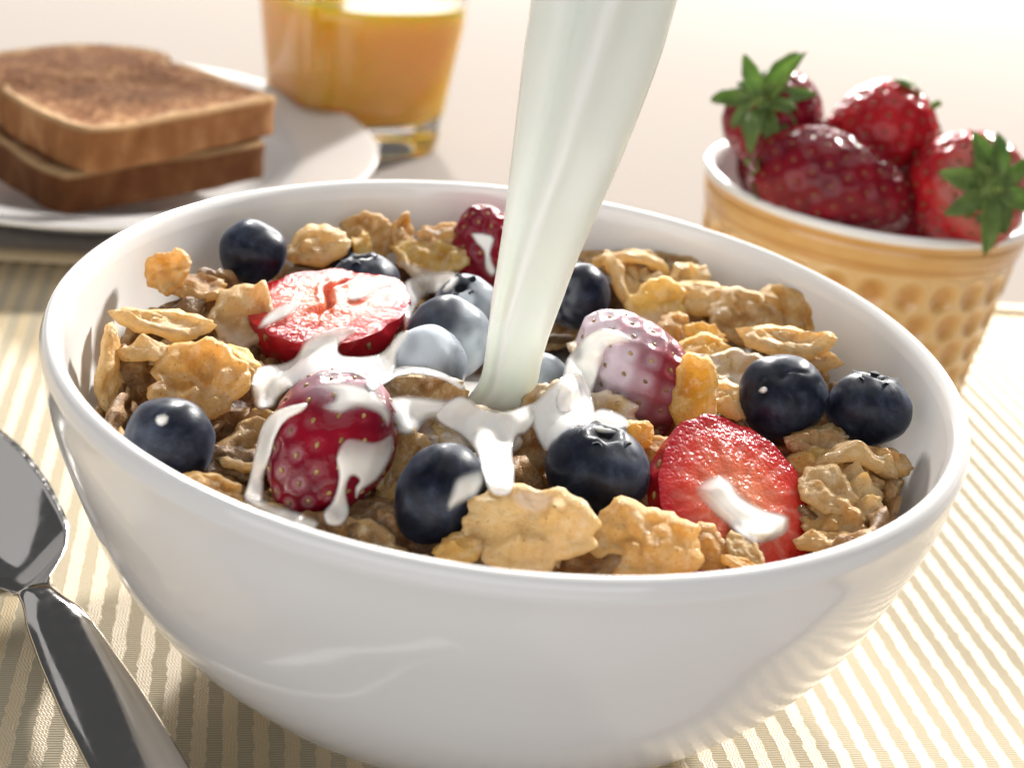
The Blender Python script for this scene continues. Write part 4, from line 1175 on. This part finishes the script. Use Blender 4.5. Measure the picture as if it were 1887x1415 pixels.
def leaf_mesh(L, W_, bend, seed, curl=.4):
    rng = random.Random(seed); vs, fs = [], []
    NL, NW = 12, 7
    for side in (0, 1):
        for i in range(NL):
            t = i / (NL - 1)
            wv = W_ / 2 * (math.sin(math.pi * min(1, t ** .85)) ** .75 * .95 + .25 * (1 - t) ** 2) * (1 + .06 * math.sin(t * 22 + seed))
            for j in range(NW):
                u = j / (NW - 1) * 2 - 1
                x = wv * u; y = L * t
                z = curl * abs(u) ** 1.5 * wv * .8 + .0004 * noise.noise(Vector((x * 500 + seed, y * 500, 0))) - .00025 * math.exp(-(u / .15) ** 2)
                ang = bend * t
                yy = (L / bend) * math.sin(ang) - z * math.sin(ang) if abs(bend) > .01 else y
                zz = (L / bend) * (1 - math.cos(ang)) + z * math.cos(ang) if abs(bend) > .01 else z
                vs.append((x, yy, zz - side * .00035))
    n = NL * NW
    fs = grid_faces(NL, NW, False); fs += [tuple(reversed(f)) for f in grid_faces(NL, NW, False, n)]
    ring = [j for j in range(NW)] + [i * NW + NW - 1 for i in range(1, NL)] + [(NL - 1) * NW + j for j in range(NW - 2, -1, -1)] + [i * NW for i in range(NL - 2, 0, -1)]
    for a, b in zip(ring, ring[1:] + ring[:1]): fs.append((b, a, a + n, b + n))
    return mesh_from('leaf', vs, fs)
def leaves(o, zpos, n, L, W_, seed, lift=.3, bend=.7, skip=(), r0=.0012, var=.25, lifts=None):
    """calyx leaves round the stem end (local -Z) of strawberry o"""
    rng = random.Random(seed)
    for q in range(n):
        if q in skip: continue
        a = 2 * math.pi * (q + rng.uniform(-.18, .18)) / n
        l = L * rng.uniform(1 - var, 1 + var)
        lf = lifts[q % len(lifts)] if lifts else lift + rng.uniform(-.25, .25)
        me = leaf_mesh(l, W_ * rng.uniform(.8, 1.15), -bend * rng.uniform(.5, 1.3), seed + q)
        out = Vector((math.cos(a), math.sin(a), 0)); up_ = Vector((0, 0, -1))
        y = (out * math.cos(lf) + up_ * math.sin(lf)).normalized()
        z = (up_ * math.cos(lf) - out * math.sin(lf)).normalized()
        x = y.cross(z)
        p = out * r0 + Vector((0, 0, zpos))
        obj('leaf', me, M_LEAF, o, Matrix(((x[0], y[0], z[0], p[0]), (x[1], y[1], z[1], p[1]), (x[2], y[2], z[2], p[2]), (0, 0, 0, 1))))
    v, f = lathe([(.0058, .0012), (.0050, -.0001), (.0034, -.0009), (.0016, -.0013), (.0001, -.0014)], 20)
    obj('calyx', mesh_from('calyx', [(x, y, z + .0003 * math.sin(9 * x * 900)) for x, y, z in v], f), M_LEAF, o, Matrix.Translation((0, 0, zpos)))
    # stem stub
    v, f = lathe([(.0002, -.0042), (.0010, -.0040), (.0011, -.002), (.0016, 0), (.0020, .0015)], 10)
    v = [(x + .0006 * (-z / .004), y, z) for x, y, z in v]
    obj('stem', mesh_from('stem', v, f), M_LEAF, o, Matrix.Translation((0, 0, zpos)))
RG = 'whole strawberries in the ramekin'
def rb(px, py, z, axis, L, W_, label, seed, skin, **kw):
    return strawberry(at(px, py, z), cw(*axis), cw(1, .1, 0), L, W_, label, seed, skin, 165, group=RG, seeds_sep=False, bowlc=False, depth=.03, **kw)
a1 = rb(1432, 232, .0690, (.40, -.18, -.90), .038, .027, 'leafy strawberry with its green crown facing out, left one in the ramekin', 1.2, M_SKIN)
leaves(a1, -.0178, 14, .0142, .0050, 3, lifts=[.1, .7, .0, .35, .9, .15, .5, -.1, .3], bend=.95, var=.35)
# (broad mass of berries behind)
a2 = rb(1602, 262, .0700, (-.78, -.45, -.35), .038, .030, 'red strawberry at the back centre of the ramekin', 2.2, M_SKIN2)
leaves(a2, -.0175, 8, .0110, .0060, 13, lift=-.1, bend=.5)
a3 = rb(1532, 345, .0615, (.93, -.32, .25), .046, .0305, 'large dark glossy strawberry lying at the front of the ramekin', 3.2, M_SKIN3, taper=.16)
leaves(a3, -.0205, 8, .0120, .0060, 23, lift=-.1, bend=.6)
a4 = rb(1770, 352, .0650, (-.15, .10, -.98), .036, .031, 'strawberry with large green leaves toward the viewer, right one in the ramekin', 4.2, M_SKIN2, pale=lambda p: .22 * smoothstep(-.011, -.0165, p[2]))
leaves(a4, -.0176, 14, .0128, .0054, 37, lifts=[.1, .4, .0, .3, .5, .1, .35, -.1, .25, .6], bend=.95, var=.35)
a5 = rb(1650, 380, .0540, (.2, .2, -.9), .034, .030, 'hidden strawberry low between the others in the ramekin', 5.2, M_SKIN3)
a6 = rb(1420, 300, .0480, (.2, -.6, -.5), .034, .027, 'shaded strawberry under the leafy left one in the ramekin', 6.2, M_SKIN3)

# ------------------------------------------------------------------ spoon
def mat_steel():
    k = NT('polished_steel'); v = k.coords()
    k.set(Base_Color=(0.62, 0.60, 0.58, 1), Metallic=1.0, Roughness=0.09)
    n = k.noise(400, 3, 0.6, v); k.to(k.ramp(n, [(0.3, 0.05), (0.7, 0.13)]), 'Roughness')
    return k.m
M_STEEL = mat_steel()
neck = at(60, 1098, .0125); hend = at(246, 1413, .0100)
dirv = (hend - neck); dirv[2] = 0; dirv /= np.linalg.norm(dirv)
perp = np.array([-dirv[1], dirv[0], 0])
# stations: distance from neck along the handle (negative = into the bowl), half width, centre height, sag (bowl depth), thickness
stn = []
SWX = [-.086, -.0855, -.084, -.081, -.076, -.070, -.0645, -.0546, -.041, -.0285, -.0202, -.0122, -.0069, -.0036, -.0012, .002, .006, .011, .020, .034, .050, .080, .12]
SWW = [.0004, .0025, .0052, .0083, .0115, .0140, .0155, .0168, .0167, .0154, .0140, .0107, .0070, .0044, .0036, .0034, .0036, .0048, .0056, .0064, .0066, .0070, .0074]
for x in np.concatenate([np.linspace(-.086, -.078, 10), np.linspace(-.076, 0, 40), np.linspace(.002, .12, 40)]):
    w = float(np.interp(x, SWX, SWW))
    if x <= 0:
        u = (x + .086) / .086
        dep = .0100 * max(0.0, math.sin(math.pi * u ** 1.45)) ** .75
        stn.append((x, w, .0102 + .0036 * u ** 2, dep, .0013))
    else:
        t = x / .115
        z = .0138 + .0016 * math.exp(-((t - .07) / .10) ** 2) - .0080 * float(smoothstep(.12, .95, np.float64(t)))
        stn.append((x, w, z, 0.0, .0028 - .0006 * t))
NC = 26
vs = []
for (x, w, z, dep, th) in stn:
    base = neck + dirv * x; base[2] = 0
    for side in (1, -1):
        for j in range(NC):
            u = (j / (NC - 1) * 2 - 1) * side
            hz = z - dep * (1 - u * u) ** 1.0
            if dep == 0: hz = z + side * th * .5 * (1 - abs(u) ** 3.2) + w * u * .24 * float(smoothstep(.002, .016, np.float64(x)))
            else: hz = hz + side * th * .5 * (1 - abs(u) ** 6)
            p = base + perp * w * u
            vs.append((p[0], p[1], hz))
ns = len(stn); fs = grid_faces(ns, 2 * NC)
fs.append(tuple(range(2 * NC))); fs.append(tuple((ns - 1) * 2 * NC + j for j in reversed(range(2 * NC))))
vs = np.array(vs); c0 = np.array([neck[0], neck[1], 0])
me = mesh_from('spoon', vs - c0, fs)
bm = bmesh.new(); bm.from_mesh(me); bmesh.ops.remove_doubles(bm, verts=bm.verts, dist=2e-6); bmesh.ops.recalc_face_normals(bm, faces=bm.faces); bm.to_mesh(me); bm.free()
me.polygons.foreach_set('use_smooth', [True] * len(me.polygons))
sp = obj('spoon', me, M_STEEL, None, Matrix.Translation(Vector(c0)))
tag(sp, 'polished steel spoon lying on the placemat left of the bowl', 'spoon')
